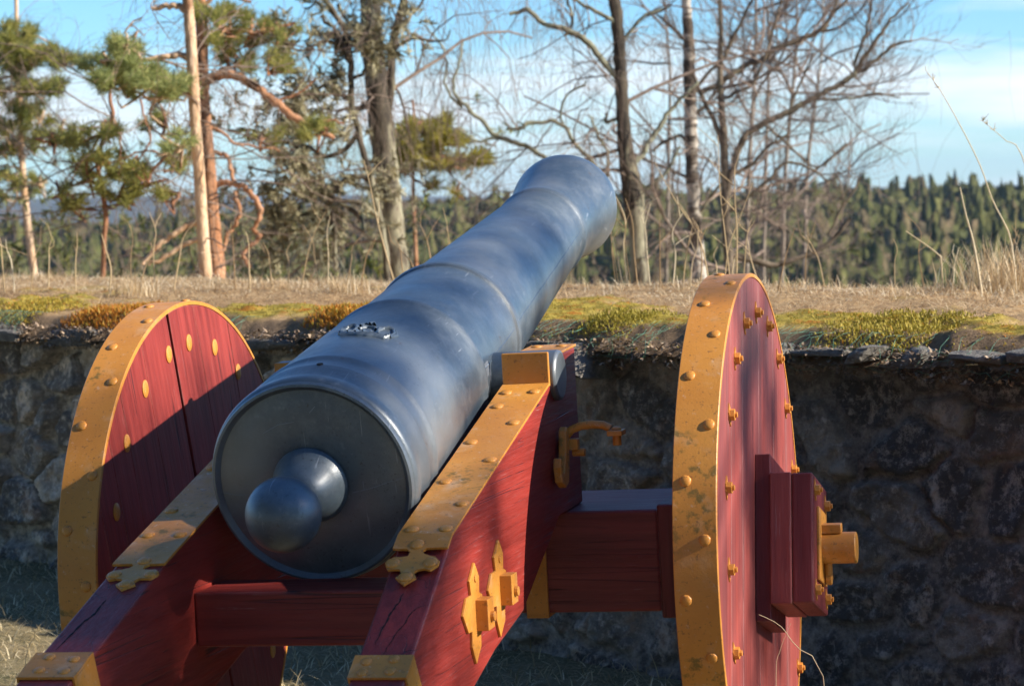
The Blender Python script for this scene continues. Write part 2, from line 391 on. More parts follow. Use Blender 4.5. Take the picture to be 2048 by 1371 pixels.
def stone_face():
    us = np.arange(-4.6, 4.6, .011); zs = np.arange(-.12, 1.17, .0115)
    U, Z = np.meshgrid(us, zs)
    r = np.random.default_rng(3)
    pts = []
    z0 = -.15
    while z0 < 1.25:                                       # rough courses of rubble, sizes vary a lot
        h = r.uniform(.12, .28); u0 = -5 + r.uniform(0, .3)
        while u0 < 5:
            w_ = r.uniform(.13, .50); pts.append((u0+w_/2+r.uniform(-.05, .05), z0+h/2+r.uniform(-.10, .10))); u0 += w_
        z0 += h
    P = np.array(pts)
    wu = U + .10*(vnoise(U*4, Z*4, 61)-.5) + .03*(vnoise(U*18, Z*18, 62)-.5)
    wz = Z + .10*(vnoise(U*4+7, Z*4, 63)-.5) + .03*(vnoise(U*18, Z*18+4, 64)-.5)
    d = np.full((3,)+U.shape, 1e9); ids = np.zeros((2,)+U.shape, int)
    for i, (a, b) in enumerate(P):
        dd = np.hypot((wu-a)*.72, wz-b)
        m0 = dd < d[0]; m1 = (~m0) & (dd < d[1])
        d[1] = np.where(m0, d[0], np.where(m1, dd, d[1])); ids[0] = np.where(m0, i, ids[0]); d[0] = np.where(m0, dd, d[0])
    g = d[1]-d[0]
    n = len(P); tl = r.uniform(-.22, .22, (n, 2)); off = r.uniform(-.02, .035, n); tn = r.uniform(0, 1, n)**1.3
    k = ids[0]
    edge = np.clip((g-.003 - .035*vnoise(U*3, Z*3, 65))/.020, 0, 1)
    sm = edge*edge*(3-2*edge)
    facet = np.maximum((U-P[k, 0])*tl[k, 0]+(Z-P[k, 1])*tl[k, 1], (U-P[k, 0])*tl[k, 1]*-1.2)
    lf = np.clip(-(U+.3)/1.5, 0, 1)
    h = sm*(off[k]*.5 + .016 + facet*.55)*(1+1.3*lf) + .050*(vnoise(U*6, Z*6, 66, 7, .62)-.5) + .012*sm*(vnoise(U*30, Z*30, 67, 3)-.5)
    h += .05*(vnoise(U*1.2, Z*1.5, 68)-.5)
    h += (.4+.6*sm)*.030*np.abs(vnoise(U*13+k*3.1, Z*11, 69, 4, .6)-.5)*2 + .010*(vnoise(U*45, Z*45, 70, 2)-.5)
    W = -.02 - h - .03*(1.2-Z)
    X, Y = uw(U, W)
    idx = np.arange(U.size).reshape(U.shape)
    q = np.stack([idx[:-1, :-1], idx[:-1, 1:], idx[1:, 1:], idx[1:, :-1]], -1).reshape(-1, 4)
    return np.stack([X, Y, Z], -1).reshape(-1, 3), q, tn[k].ravel(), (1-sm).ravel()
wall = tag(bpy.data.objects.new('stone_wall', None), 'dark rubble stone wall in shade behind the cannon, topped with turf', 'wall')
col.objects.link(wall); wall.location = (*uw(0, 0), 0)
v, q, tn, mo_ = stone_face()
bx, by = uw(0, 0)
v = v - np.array([bx, by, 0])
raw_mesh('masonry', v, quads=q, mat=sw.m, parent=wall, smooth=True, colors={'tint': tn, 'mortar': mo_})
def rough_stone(name, u, z, lu, lz, lw, tint_v, seed, parent, rot=0.0):
    """a split block: superellipsoid with chipped planes, laid in the wall"""
    r = np.random.default_rng(seed)
    bm = bmesh.new(); bmesh.ops.create_cube(bm, size=2)
    bmesh.ops.subdivide_edges(bm, edges=bm.edges, cuts=9, use_grid_fill=True)
    pl = [(Vector(r.normal(size=3)).normalized(), r.uniform(.78, 1.05)) for _ in range(9)]
    for vv in bm.verts:
        p = vv.co.copy(); L = p.length; s = max(abs(p.x), abs(p.y), abs(p.z))
        p = p.lerp(p*(1.25*s/L), .18)
        for nn, dd in pl:
            t = p.dot(nn)-dd
            if t > 0: p -= nn*t*.85
        vv.co = p
    me = bpy.data.meshes.new(name); bm.to_mesh(me); bm.free()
    co = np.empty(len(me.vertices)*3, np.float32); me.vertices.foreach_get('co', co); co = co.reshape(-1, 3)
    co += .05*(np.stack([vnoise(co[:, 0]*3+k, co[:, 2]*3+co[:, 1], seed+k, 4, .6) for k in (1, 2, 3)], 1)-.5)*2
    co *= np.array([lu/2, lw/2, lz/2])
    c, s = math.cos(rot), math.sin(rot)
    a = co[:, 0]*c - co[:, 2]*s; b = co[:, 0]*s + co[:, 2]*c
    U = u + a; W = -.035 + co[:, 1]; Z = z + b
    X, Y = uw(U, W)
    me.vertices.foreach_set('co', np.stack([X-bx, Y-by, Z], 1).astype(np.float32).ravel())
    t = me.attributes.new('tint', 'FLOAT', 'POINT'); t.data.foreach_set('value', np.full(len(co), tint_v, np.float32))
    t = me.attributes.new('mortar', 'FLOAT', 'POINT'); t.data.foreach_set('value', np.zeros(len(co), np.float32))
    me.materials.append(cs.m); me.polygons.foreach_set('use_smooth', np.ones(len(me.polygons), bool)); me.set_sharp_from_angle(angle=R_(30))
    return link(bpy.data.objects.new(name, me), parent)
def u_of_px(px, z=1.15, py=690):
    # where the sight line meets the wall face
    d = C2W @ Vector(((px-1024)/4719, (py-685.5)/4719, 1))
    t = (O_X*WX + O_Y*WY)/(d.x*WX + d.y*WY)
    return to_uw(d.x*t, d.y*t)[0], EYE + d.z*t
for k, (x0, x1, ya, yb, tv, dw, rt) in enumerate([
        (-60, 95, 640, 678, .62, .20, 0.0), (120, 232, 655, 690, .35, .12, .03), (240, 420, 664, 692, .5, .12, 0),
        (500, 690, 668, 700, .55, .14, 0), (700, 900, 660, 690, .4, .1, 0), (1050, 1160, 676, 694, .5, .14, 0), (1168, 1246, 684, 760, 1.0, .34, -.02),
        (1262, 1345, 694, 712, .35, .12, .05), (1560, 1622, 683, 712, .6, .20, .02), (1636, 1737, 690, 712, .55, .16, 0),
        (1742, 1806, 686, 720, .75, .20, .03), (1838, 1905, 692, 730, .85, .10, -.12), (1950, 2050, 696, 724, .6, .16, .02), (2060, 2140, 690, 720, .4, .14, 0)]):
    ua, za = u_of_px(x0, py=ya); ub, zb = u_of_px(x1, py=yb)
    rough_stone('coping_stone', (ua+ub)/2, (za+zb)/2, abs(ub-ua)*1.05, abs(za-zb)*1.08, dw+.12, tv, 100+k, wall, rt)

# ------------------------------------------------------------------ cannon (built in its own frame: X along the axle, Y towards the muzzle)
CX = Vector((0.96763, -0.24906, 0.04066)); CY = Vector((0.24926, 0.96844, 0)); CZ = Vector((-0.03938, 0.01014, 0.99917))
CX = Vector((0.967635, -0.249057, 0.040662)); 
Nw = Matrix(((0.967634746, 0.249263626, -0.0393781946), (-0.249057478, 0.968435669, 0.0101354709), (0.0406616525, 0.0, 0.999172973)))
BASE = .75
cannon = bpy.data.objects.new('cannon', None); col.objects.link(cannon)
org = Vector((-0.16711383, 6.65073199, 0.75)) + Nw @ Vector((0, 0, -BASE))
m4 = Nw.to_4x4(); m4.translation = org
cannon.matrix_world = m4
tag(cannon, 'old blue-black cannon on a red and yellow wooden carriage with solid disc wheels', 'cannon')
def K(x, y, z): return Vector((x, y, z+BASE))
EL = R_(12.58)
BY, BZ = -1.157, .350
def bax(t): return K(0, BY + t*math.cos(EL), BZ + t*math.sin(EL))
BD = Vector((0, math.cos(EL), math.sin(EL))); BN = Vector((0, -math.sin(EL), math.cos(EL)))
def lathe(name, prof, mat, parent, n=128, closed_end=True):
    th = np.linspace(0, 2*np.pi, n, endpoint=False)
    t = np.array([p[0] for p in prof]); r = np.array([p[1] for p in prof])
    c = np.stack([np.array(bax(a)) for a in t])
    v = c[:, None, :] + r[:, None, None]*(np.cos(th)[None, :, None]*np.array([1, 0, 0]) + np.sin(th)[None, :, None]*np.array(BN))
    idx = np.arange(len(t)*n).reshape(len(t), n)
    nx = np.roll(idx, -1, 1)
    q = np.stack([idx[:-1], nx[:-1], nx[1:], idx[1:]], -1).reshape(-1, 4)
    o = raw_mesh(name, v.reshape(-1, 3), quads=q, mat=mat, parent=parent, smooth=True)
    o.data.set_sharp_from_angle(angle=R_(32))
    return o
kn = [(-.235 - .087*math.cos(a), max(.0005, .087*math.sin(a))) for a in np.linspace(0, math.pi*.80, 22)]
prof = [(-.150, .0505), (-.138, .0500), (-.125, .0520), (-.108, .0590), (-.090, .0690), (-.070, .0780), (-.055, .0835), (-.047, .0900), (-.040, .0925), (-.035, .0900),
        (-.036, .094), (-.037, .12), (-.034, .16), (-.028, .20), (-.022, .222), (-.021, .228), (-.027, .233), (-.032, .239), (-.030, .245), (-.022, .2475), (-.018, .248),
        (-.014, .252), (-.004, .2545), (.014, .2545), (.022, .2530), (.028, .247), (.034, .2455), (.060, .246), (.085, .249), (.100, .2525), (.110, .2515), (.118, .2475),
        (.165, .2480), (.172, .2515), (.184, .2515), (.190, .2475), (.30, .2450), (.50, .2390), (.735, .2300), (.742, .2335), (.760, .2335), (.767, .2275),
        (.775, .2235), (1.00, .2165), (1.190, .2110), (1.196, .2165), (1.208, .2185), (1.222, .2165), (1.228, .2080), (1.245, .2035), (1.26, .2025),
        (1.9, .1740), (2.385, .1515), (2.395, .1560), (2.405, .1535), (2.415, .1575), (2.430, .1575), (2.438, .1520), (2.47, .1500), (2.53, .1510), (2.60, .1560), (2.67, .1650),
        (2.73, .1750), (2.775, .1815), (2.80, .1835), (2.825, .1825), (2.85, .1770), (2.862, .1700), (2.865, .160)]
barrel = lathe('barrel', kn[:-1] + prof, M_BAR, cannon)
lathe('muzzle_face', [(2.866, .166), (2.869, .160), (2.869, .066), (2.70, .064), (2.695, .0005)], mat_redwood('red_muzzle_paint', 'Y', (.32, .03, .02), (.4, .05, .03), lines=False), barrel, 64)
# vent, crest, casting seam
bm = bmesh.new()
pv = bax(.105) + BN*.2505 + Vector((.012, 0, 0)); add_cyl(bm, pv, BN, .008, .003, 14)
finish(bm, 'vent', Mat('vent_hole', (.004, .004, .005), .9).m, barrel)
def on_barrel(t, a, h=0.0):
    """point on the reinforce at distance t along and angle a from the top"""
    r = np.interp(t, [.19, .5, .735], [.2475, .239, .230]) + h
    return bax(t) + Vector((1, 0, 0))*r*math.sin(a) + BN*r*math.cos(a)
bm = bmesh.new()
def relief(path, wd, h0, n=7):
    """raised cast rib following a path of (t, a)"""
    rings = []
    for i, (t, a) in enumerate(path):
        j0, j1 = max(0, i-1), min(len(path)-1, i+1)
        dt, da = path[j1][0]-path[j0][0], (path[j1][1]-path[j0][1])*.24
        L = math.hypot(dt, da) or 1; nt, na = -da/L, dt/L/.24
        w = wd*(1+.35*math.sin(i*2.1)); ring = []
        for k in range(n):
            s = -1+2*k/(n-1)
            ring.append(bm.verts.new(on_barrel(t+nt*s*w, a+na*s*w, -.002+h0*(1-s*s)**.5*(1+.25*math.sin(i*1.7+k)))))
        rings.append(ring)
    for a_, b_ in zip(rings, rings[1:]):
        for k in range(n-1): bm.faces.new((a_[k], a_[k+1], b_[k+1], b_[k]))
TC, AC = .435, .11
def arc(ct, ca, rt, ra, a0, a1, n=14): return [(ct+rt*math.sin(R_(a)), ca+ra*math.cos(R_(a))/.24) for a in np.linspace(a0, a1, n)]
relief(arc(TC-.0, AC, .048, .066, 200, 340, 22), .008, .009)
relief([(TC-.045, AC-.22), (TC-.040, AC-.1), (TC-.042, AC), (TC-.038, AC+.12), (TC-.040, AC+.24)], .009, .010)
relief(arc(TC+.008, AC-.2, .036, .020, -60, 240, 14), .006, .009)
relief(arc(TC+.008, AC+.2, .036, .020, -60, 240, 14), .006, .009)
relief(arc(TC+.0, AC, .030, .024, 20, 160, 10), .006, .008)
relief([(TC+.048, AC-.015), (TC+.068, AC+.005), (TC+.05, AC+.03)], .007, .010)
relief([(TC+.035, AC-.10), (TC+.055, AC-.09), (TC+.05, AC-.05)], .006, .009)
relief([(TC-.01, AC-.27), (TC+.02, AC-.29), (TC+.03, AC-.25)], .006, .008)
relief([(TC-.02, AC+.28), (TC+.012, AC+.31), (TC+.035, AC+.27)], .006, .008)
for s in (-.16, -.08, 0, .08, .16): relief([(TC-.03, AC+s), (TC-.012, AC+s*.9)], .004, .010, 5)
cb = finish(bm, 'crest', M_BAR, barrel, smooth=True, angle=50)
# casting seams
def on_bore(t, a, h=0.0):
    r = np.interp(t, [.775, 1.19, 1.26, 1.9, 2.385], [.2235, .2110, .2025, .1740, .1515]) + h
    return bax(t) + Vector((1, 0, 0))*r*math.sin(a) + BN*r*math.cos(a)
bm = bmesh.new()
for ta, tb in ((.78, 1.185), (1.265, 2.38)):
    prev = None
    for t_ in np.linspace(ta, tb, 40):
        a_ = R_(84)+.004*math.sin(t_*31)
        cur = [bm.verts.new(on_bore(t_, a_+d_, h_)) for d_, h_ in ((-.012, -.0005), (-.004, .0014), (.004, .0014), (.012, -.0005))]
        if prev:
            for k in range(3): bm.faces.new((prev[k], prev[k+1], cur[k+1], cur[k]))
        prev = cur
finish(bm, 'casting_seam', M_BAR, barrel, smooth=True, angle=60)
M_CHALK = Mat('pale_paint_scratch', (.17, .21, .26), .6).m
bm = bmesh.new()
for pts_ in ([(-.225, -.018), (-.19, -.022), (-.15, -.020), (-.115, -.026)], [(.10, -.022), (.15, -.012), (.20, .002)], [(.13, -.016), (.13, .006)], [(-.10, .130), (-.06, .150), (-.02, .155)], [(.02, .175), (.035, .19)], [(.205, .002), (.225, .006)]):
    for (x0, n0), (x1, n1) in zip(pts_, pts_[1:]):
        r0_, r1_ = math.hypot(x0, n0), math.hypot(x1, n1)
        tt = lambda r: float(np.interp(r, [.094, .12, .16, .20, .222], [-.036, -.037, -.034, -.028, -.022])) - .0012
        dn = Vector((n0-n1, 0, 0)) + BN*(x1-x0); dn.normalize(); w_ = .0009
        P0_, P1_ = bax(tt(r0_)) + Vector((x0, 0, 0)) + BN*n0, bax(tt(r1_)) + Vector((x1, 0, 0)) + BN*n1
        bm.faces.new([bm.verts.new(p) for p in (P0_-dn*w_, P1_-dn*w_, P1_+dn*w_, P0_+dn*w_)])
finish(bm, 'breech_scratch', M_CHALK, barrel)
# trunnions
bm = bmesh.new(); add_cyl(bm, K(-.398, -.27, .512), (1, 0, 0), .068, .796, 56)
finish(bm, 'trunnion', M_BAR, barrel, smooth=True, bevel=.008)

# --- wheels
WT = .107
def half(y, r): return math.sqrt(max(r*r-y*y, 0))
def make_wheel(psi, face_mat, edges, seed):
    rad = .7385; bm = bmesh.new()
    for a, b, gap in edges:
        y0, y1 = a+gap/2, b-gap/2
        n = 9; ys = np.linspace(max(y0, -rad+.0005), min(y1, rad-.0005), n)
        up_ = [(WT/2, y, half(y, rad)) for y in ys]; dn = [(WT/2, y, -half(y, rad)) for y in ys[::-1]]
        add_prism(bm, up_+dn, (-WT, 0, 0))
    w = finish(bm, 'wheel', face_mat, cannon, bevel=.0015, seg=1)
    w.location = K(0, 0, 0); w.rotation_euler = (psi, 0, 0)
    return w
def ring_band(name, r0, r1, hw, mat, parent, n=160, lip=.0):
    th = np.linspace(0, 2*np.pi, n, endpoint=False)
    sec = [(-hw, r0), (-hw, r1-.0015), (-hw+.0018, r1), (hw-.0018, r1), (hw, r1-.0015), (hw, r0)]
    jit = 1 + .0012*(vnoise(th*6, th*0, 71)-.5)
    v = np.concatenate([np.stack([np.full(n, x), r*jit*np.cos(th), r*jit*np.sin(th)], 1) for x, r in sec])
    idx = np.arange(len(sec)*n).reshape(len(sec), n); nx = np.roll(idx, -1, 1)
    q = []
    for i in range(len(sec)):
        j = (i+1) % len(sec); q.append(np.stack([idx[i], nx[i], nx[j], idx[j]], -1))
    o = raw_mesh(name, v, quads=np.concatenate(q), mat=mat, parent=parent, smooth=True)
    o.data.set_sharp_from_angle(angle=R_(30)); return o
# shared small hardware meshes, pointing along +X of the wheel
def nut_mesh():
    bm = bmesh.new(); t = .004
    # diamond washer with long points up and down, then hexagonal nut and bolt end
    add_prism(bm, [(0, 0, .040), (0, .012, .018), (0, .019, .012), (0, .019, -.012), (0, .012, -.018), (0, 0, -.040), (0, -.012, -.018), (0, -.019, -.012), (0, -.019, .012), (0, -.012, .018)], (t, 0, 0))
    add_prism(bm, [(t-.0005, .0205*math.cos(R_(60*i)), .0205*math.sin(R_(60*i))) for i in range(6)], (.016, 0, 0))
    add_cyl(bm, (t+.0150, 0, 0), (1, 0, 0), .0095, .009, 12)
    return bm
def dome_mesh(r=.0225, h=.0065):
    bm = bmesh.new(); add_cyl(bm, (0, 0, 0), (1, 0, 0), r, h, 20, dome=1); return bm
M_NUT = mat_yellow('ochre_nut_paint', grime=.1)
M_DOME = mat_yellow('ochre_rivet_paint', grime=.1)
mast = {}
def wheel_set(side, psi, face_mat, edges):
    w = make_wheel(psi, face_mat, edges, 1)
    w.location = K(side*.8215, 0, 0)
    tyre = ring_band('tyre', .7392, .7500, WT/2+.0018, M_YELG, w)
    nail0 = None
    for i in range(32):                       # staggered nail heads round the tyre
        a = R_(11.25*i + (4.0 if side > 0 else 7.5)); x = (-.024 if (i % 2 == 0) else .028)
        if 'nail' not in mast:
            bm = bmesh.new(); add_cyl(bm, (0, 0, 0), (0, 0, 1), .0150, .0065, 9, dome=1)
            nail = finish(bm, 'nail', M_YELG, w, smooth=True, angle=60); mast['nail'] = nail
        else: nail = copy_to(mast['nail'], w)
        nail.location = (x + random.uniform(-.004, .004), .7495*math.sin(a), .7495*math.cos(a))
        nail.rotation_euler = (-a, 0, 0)
    meas_out = [(-.13, .621), (.083, .638), (.287, .588), (-.319, .54), (.453, .483), (-.453, .406), (.567, .327), (-.557, .232), (.641, .135), (-.585, .029), (-.574, -.184), (.553, -.448)]
    angs = [math.degrees(math.atan2(y, z)) for y, z in meas_out]
    pos = [(y, z) for y, z in meas_out] if side > 0 else []
    if side > 0:
        rest = [108, 150, 172, -165, -146, -127]
        pos += [(.63*math.sin(R_(a)), .63*math.cos(R_(a))) for a in rest]
    else:
        pos = [(.63*math.sin(R_(a)), .63*math.cos(R_(a))) for a in np.arange(-1.3, 355, 18.2)[:20]]
    for (y, z) in pos:
        c_, s_ = math.cos(-psi), math.sin(-psi)   # into the turned wheel
        ly, lz = y*c_ - z*s_, y*s_ + z*c_
        for kind, face in (('nut', side), ('bolt', -side)):
            if kind not in mast:
                o = finish(nut_mesh() if kind == 'nut' else dome_mesh(), kind, M_NUT if kind == 'nut' else M_DOME, w, smooth=True, angle=30); mast[kind] = o
            else: o = copy_to(mast[kind], w)
            o.location = (face*(WT/2+.0002), ly, lz)
            o.rotation_euler = (-psi + random.uniform(-.3, .3)*(kind == 'nut'), 0, 0 if face > 0 else math.pi)
            if kind == 'bolt': o.scale = (1, .9, 1.1)
            else: o.scale = (.78, .78, .78)
    return w
EDL = [(-.74, -.60, .001), (-.60, -.475, .0028), (-.475, -.355, .0015), (-.355, -.165, .0025), (-.165, .034, .002), (.050, .235, .002), (.235, .47, .002), (.47, .74, .005)]
EDR = [(-.74, -.52, .002), (-.52, -.34, .002), (-.34, -.06, .004), (-.06, .21, .0015), (.21, .46, .003), (.46, .74, .002)]
wl_ = wheel_set(-1, R_(15.7), M_REDW, EDL)
wr_ = wheel_set(1, R_(-17), M_REDW2, EDR)
def hub(w, side):
    f = side*WT/2
    bm = bmesh.new(); add_box(bm, (min(f, f+side*.042), -.135, -.222), (max(f, f+side*.042), .135, .232))
    finish(bm, 'hub_board', M_END, w, bevel=.003)
    a, b = f+side*.042, f+side*.100
    bm = bmesh.new(); add_box(bm, (min(a, b), -.150, -.178), (max(a, b), .150, .178))
    finish(bm, 'hub_block', M_REDW2 if side > 0 else M_REDW, w, bevel=.004)
    a, b = b, b+side*.058
    bm = bmesh.new(); add_box(bm, (min(a, b)+.0005, -.147, -.176), (max(a, b), .147, .176))
    finish(bm, 'hub_block', M_END, w, bevel=.006)
    bm = bmesh.new(); add_box(bm, (min(b, b+side*.008), -.075, -.105), (max(b, b+side*.008), .075, .095))
    finish(bm, 'hub_plate', M_YEL, w, bevel=.002)
    for y, z in ((-.105, .135), (.105, .125), (-.105, -.135), (.105, -.135)):
        o = copy_to(mast['nut'], w, (b, y, z), (R_(20), 0, 0 if side > 0 else math.pi), (.75, .75, .75))
    return b
hb = hub(wr_, 1); hub(wl_, -1)
# --- axle
bm = bmesh.new(); add_box(bm, (-.625, -.20, -.142), (.625, .27, .135))
axle = finish(bm, 'axle', M_REDX, cannon, bevel=.008)
for s in (-1, 1):
    bm = bmesh.new(); add_box(bm, (min(s*.6255, s*.766), -.215, -.158), (max(s*.6255, s*.766), .285, .150))
    finish(bm, 'axle_collar', M_END, axle, bevel=.006)
for s in (-1, 1):
    bm = bmesh.new(); add_cyl(bm, K(s*.76, 0, -.008), (s, 0, 0), .043, .372, 40)
    e = finish(bm, 'axle_arm', M_YEL, axle, smooth=True, bevel=.003)
    bm = bmesh.new(); add_box(bm, K(s*1.060-.033, -.020, .034), K(s*1.060+.033, .020, .058))
    add_cyl(bm, K(s*1.052, 0, -.04), (0, 0, -1), .011, .055, 12)
    add_cyl(bm, K(s*1.052-.008, 0, -.094), (1, 0, 0), .016, .016, 12)
    finish(bm, 'linchpin', M_YEL, axle, bevel=.002)
    bm = bmesh.new(); add_box(bm, K(min(s*.25, s*.312), -.212, -.150), K(max(s*.25, s*.312), -.2005, .139))
    add_box(bm, K(min(s*.25, s*.312), -.212, -.154), K(max(s*.25, s*.312), .28, -.1425))
    finish(bm, 'axle_strap', M_YEL, axle, bevel=.002)
for o in axle.children: pass
for v_ in axle.data.vertices: v_.co.z += BASE
for ch in axle.children:
    if ch.name.startswith('axle_collar'):
        for v_ in ch.data.vertices: v_.co.z += BASE
# --- cheeks
def top_right(y): return np.interp(y, [-2.9, -1.75, -1.35, -.35], [-.67, -.012, .232, .492])
R_TOP = [(-.02, .572), (-.19, .564), (-.20, .505), (-.34, .490), (-.35, .490), (-1.345, .236), (-1.385, .205), (-1.755, -.008), (-2.9, -.67)]
R_BOT = [(-3.0, -.745), (-2.75, -.745), (-1.9, -.36), (-1.218, -.131), (-1.026, -.085), (-.74, -.042), (-.50, .056), (-.30, .137), (-.02, .137)]
L_TOP = [(-.02, .572), (-.19, .564), (-.20, .505), (-.34, .490), (-.35, .490), (-1.46, .2065), (-2.02, .034), (-3.1, -.60)]
L_BOT = [(-3.2, -.745), (-2.9, -.745), (-1.9, -.36), (-1.218, -.131), (-1.026, -.085), (-.74, -.042), (-.50, .056), (-.30, .137), (-.02, .137)]
def cheek(x0, x1, top, bot):
    bm = bmesh.new()
    add_prism(bm, [K(x0, y, z) for y, z in top+bot], (x1-x0, 0, 0))
    return finish(bm, 'cheek', M_REDC, cannon, bevel=.006)
ch_r = cheek(.26, .38, R_TOP, R_BOT); ch_l = cheek(-.38, -.26, L_TOP, L_BOT)
def rivet(p, n, parent, r=.0155, h=.006):
    if 'rivet' not in mast:
        bm = bmesh.new(); add_cyl(bm, (0, 0, 0), (0, 0, 1), .0165, .0060, 12, dome=1)
        o = finish(bm, 'rivet', M_YELT, parent, smooth=True, angle=60); mast['rivet'] = o
    else: o = copy_to(mast['rivet'], parent)
    o.location = p; o.rotation_euler = Vector(n).to_track_quat('Z', 'Y').to_euler(); return o
CLOV = [(.256, 0), (.271, .002), (.291, .003), (.300, .014), (.298, .029), (.282, .032), (.266, .031), (.252, .047), (.252, .058), (.262, .075), (.277, .074), (.290, .075), (.297, .089), (.287, .104),
        (.311, .128), (.334, .104), (.324, .086), (.331, .077), (.346, .073), (.361, .079), (.375, .061), (.375, .047), (.362, .032), (.350, .029), (.334, .021), (.328, .010), (.335, .001), (.354, .000), (.384, .0)]
def strap(side, kink, ktop, d2, clov_s, parent, nails):
    """strap on the sloping top, over the kink, ending in a cut clover"""
    T = .007; bm = bmesh.new()
    p0 = K(0, -.348, .492); p1 = K(0, kink[0], kink[1])
    n1 = Vector((0, -(kink[1]-.492), (kink[0]+.348))).normalized()
    if n1.z < 0: n1 = -n1
    d2 = Vector((0, d2[0], d2[1])).normalized(); n2 = Vector((0, -d2.z, d2.y)); n2 = n2 if n2.z > 0 else -n2
    sx = (lambda x: x) if side > 0 else (lambda x: -x)
    xa, xb = .256, .384
    nm = (n1+n2).normalized()
    # long flat
    a = [Vector((sx(xa), *p0[1:])), Vector((sx(xb), *p0[1:])), Vector((sx(xb), *p1[1:])), Vector((sx(xa), *p1[1:]))]
    top = [a[0]+n1*T, a[1]+n1*T, a[2]+nm*T, a[3]+nm*T]
    va = [bm.verts.new(p + n1*.0008) for p in a]; vt = [bm.verts.new(p) for p in top]
    bm.faces.new(va[::-1]); bm.faces.new(vt)
    for i in range(4): bm.faces.new((va[i], va[(i+1) % 4], vt[(i+1) % 4], vt[i]))
    # short flat to the clover, then the clover itself
    L0 = clov_s
    pts = [(.256, 0.0)] + [(x, s+L0) for x, s in CLOV] + [(.384, 0.0)]
    P = [Vector((sx(x), p1.y + d2.y*s, p1.z + d2.z*s)) for x, s in pts]
    va = [bm.verts.new(p + n2*.0008) for p in P]
    vt = [bm.verts.new(p + (nm if i in (0, len(P)-1) else n2)*T) for i, p in enumerate(P)]
    bm.faces.new(va[::-1]); bm.faces.new(vt)
    for i in range(len(P)): bm.faces.new((va[i], va[(i+1) % len(P)], vt[(i+1) % len(P)], vt[i]))
    o = finish(bm, 'top_strap', M_YELT, parent)
    for x, f in nails:
        p = p0.lerp(p1, f); rivet(Vector((sx(x), p.y, p.z)) + n1*T, n1, parent)
    for x, s in ((.310, -.012), (.268, .054), (.356, .054), (.310, .102)):
        s += L0; rivet(Vector((sx(x), p1.y+d2.y*s, p1.z+d2.z*s)) + n2*T, n2, parent)
    return o
NL = [(.282, .07), (.358, .07), (.284, .175), (.357, .30), (.28, .43), (.360, .555), (.283, .69), (.361, .83), (.282, .977), (.362, .977)]
strap(1, (-1.345, .2365), None, (-.37, -.213), .05, ch_r, NL)
strap(-1, (-1.46, .207), None, (-.56, -.173), .02, ch_l, [(x, f*.895) for x, f in NL])
for s, par in ((1, ch_r), (-1, ch_l)):
    # upright end of the strap behind the trunnion, and the front strap
    bm = bmesh.new(); xs = (.256, .384) if s > 0 else (-.384, -.256)
    add_box(bm, K(xs[0], -.352, .488), K(xs[1], -.341, .580))
    finish(bm, 'trunnion_plate', M_YEL, par, bevel=.003)
    bm = bmesh.new(); add_prism(bm, [K(xs[0], -.195, .5645), K(xs[1], -.195, .5645), K(xs[1], -.018, .5725), K(xs[0], -.018, .5725)], (0, 0, .007))
    finish(bm, 'front_strap', M_YELT, par, bevel=.0015)
    for x in (.285, .355): rivet(K(s*x, -.07, .577), (0, -.05, 1), par)
def low_strap(side, y0, z0, y1, z1, parent):
    d = Vector((0, y1-y0, z1-z0)); L = d.length; d.normalize(); n = Vector((0, -d.z, d.y)); n = n if n.z > 0 else -n
    xa, xb = (.255, .385) if side > 0 else (-.385, -.255)
    p0, p1 = K(0, y0, z0), K(0, y1, z1)
    bm = bmesh.new()
    add_prism(bm, [Vector((xa, *(p0+n*.0008)[1:])), Vector((xb, *(p0+n*.0008)[1:])), Vector((xb, *(p1+n*.0008)[1:])), Vector((xa, *(p1+n*.0008)[1:]))], n*.006)
    for x in (xa, xb-.005+.0): add_prism(bm, [Vector((x, *(p0)[1:])), Vector((x, *(p1)[1:])), Vector((x, *(p1-n*.10)[1:])), Vector((x, *(p0-n*.10)[1:]))], (.005, 0, 0))
    finish(bm, 'lower_strap', M_YELT, parent)
    for x, f in ((.285, .3), (.345, .2), (.285, .78), (.345, .72)):
        p = p0.lerp(p1, f); rv = rivet(Vector((side*x, p.y, p.z))+n*.0065, n, parent); rv.scale = (.75, .75, .8)
low_strap(1, -1.690, .0295, -1.752, -.0065, ch_r)
low_strap(-1, -1.885, .078, -1.985, .0455, ch_l)
# weather cracks in the tops of the cheeks
M_CRACK = Mat('open_wood_crack', (.010, .006, .007), .95).m
def crack(pts, P_, d_, parent, w_=.0022):
    d_ = Vector((0, d_[0], d_[1])).normalized(); n_ = Vector((0, -d_.z, d_.y)); n_ = n_ if n_.z > 0 else -n_
    bm = bmesh.new(); prev = None
    P2 = smooth_pts([(x, y) for x, y in pts])
    for i, (x, y) in enumerate(P2):
        z = P_[1] + (y-P_[0])*d_.z/d_.y; f = i/(len(P2)-1); w = w_*(.15+math.sin(math.pi*min(1, f*.9+.1)))*(1+.5*math.sin(i*2.3))+.0002
        x += .0012*math.sin(i*1.7+y*90)
        cur = [bm.verts.new(K(x-w, y, z)+n_*.0006), bm.verts.new(K(x+w, y, z)+n_*.0006)]
        if prev: bm.faces.new((prev[0], prev[1], cur[1], cur[0]))
        prev = cur
    return finish(bm, 'crack', M_CRACK, parent)
def smooth_pts(pts, m=5):
    out = []
    for (a, b), (c, d) in zip(pts, pts[1:]): out += [(a+(c-a)*k/m, b+(d-b)*k/m) for k in range(m)]
    return out+[pts[-1]]
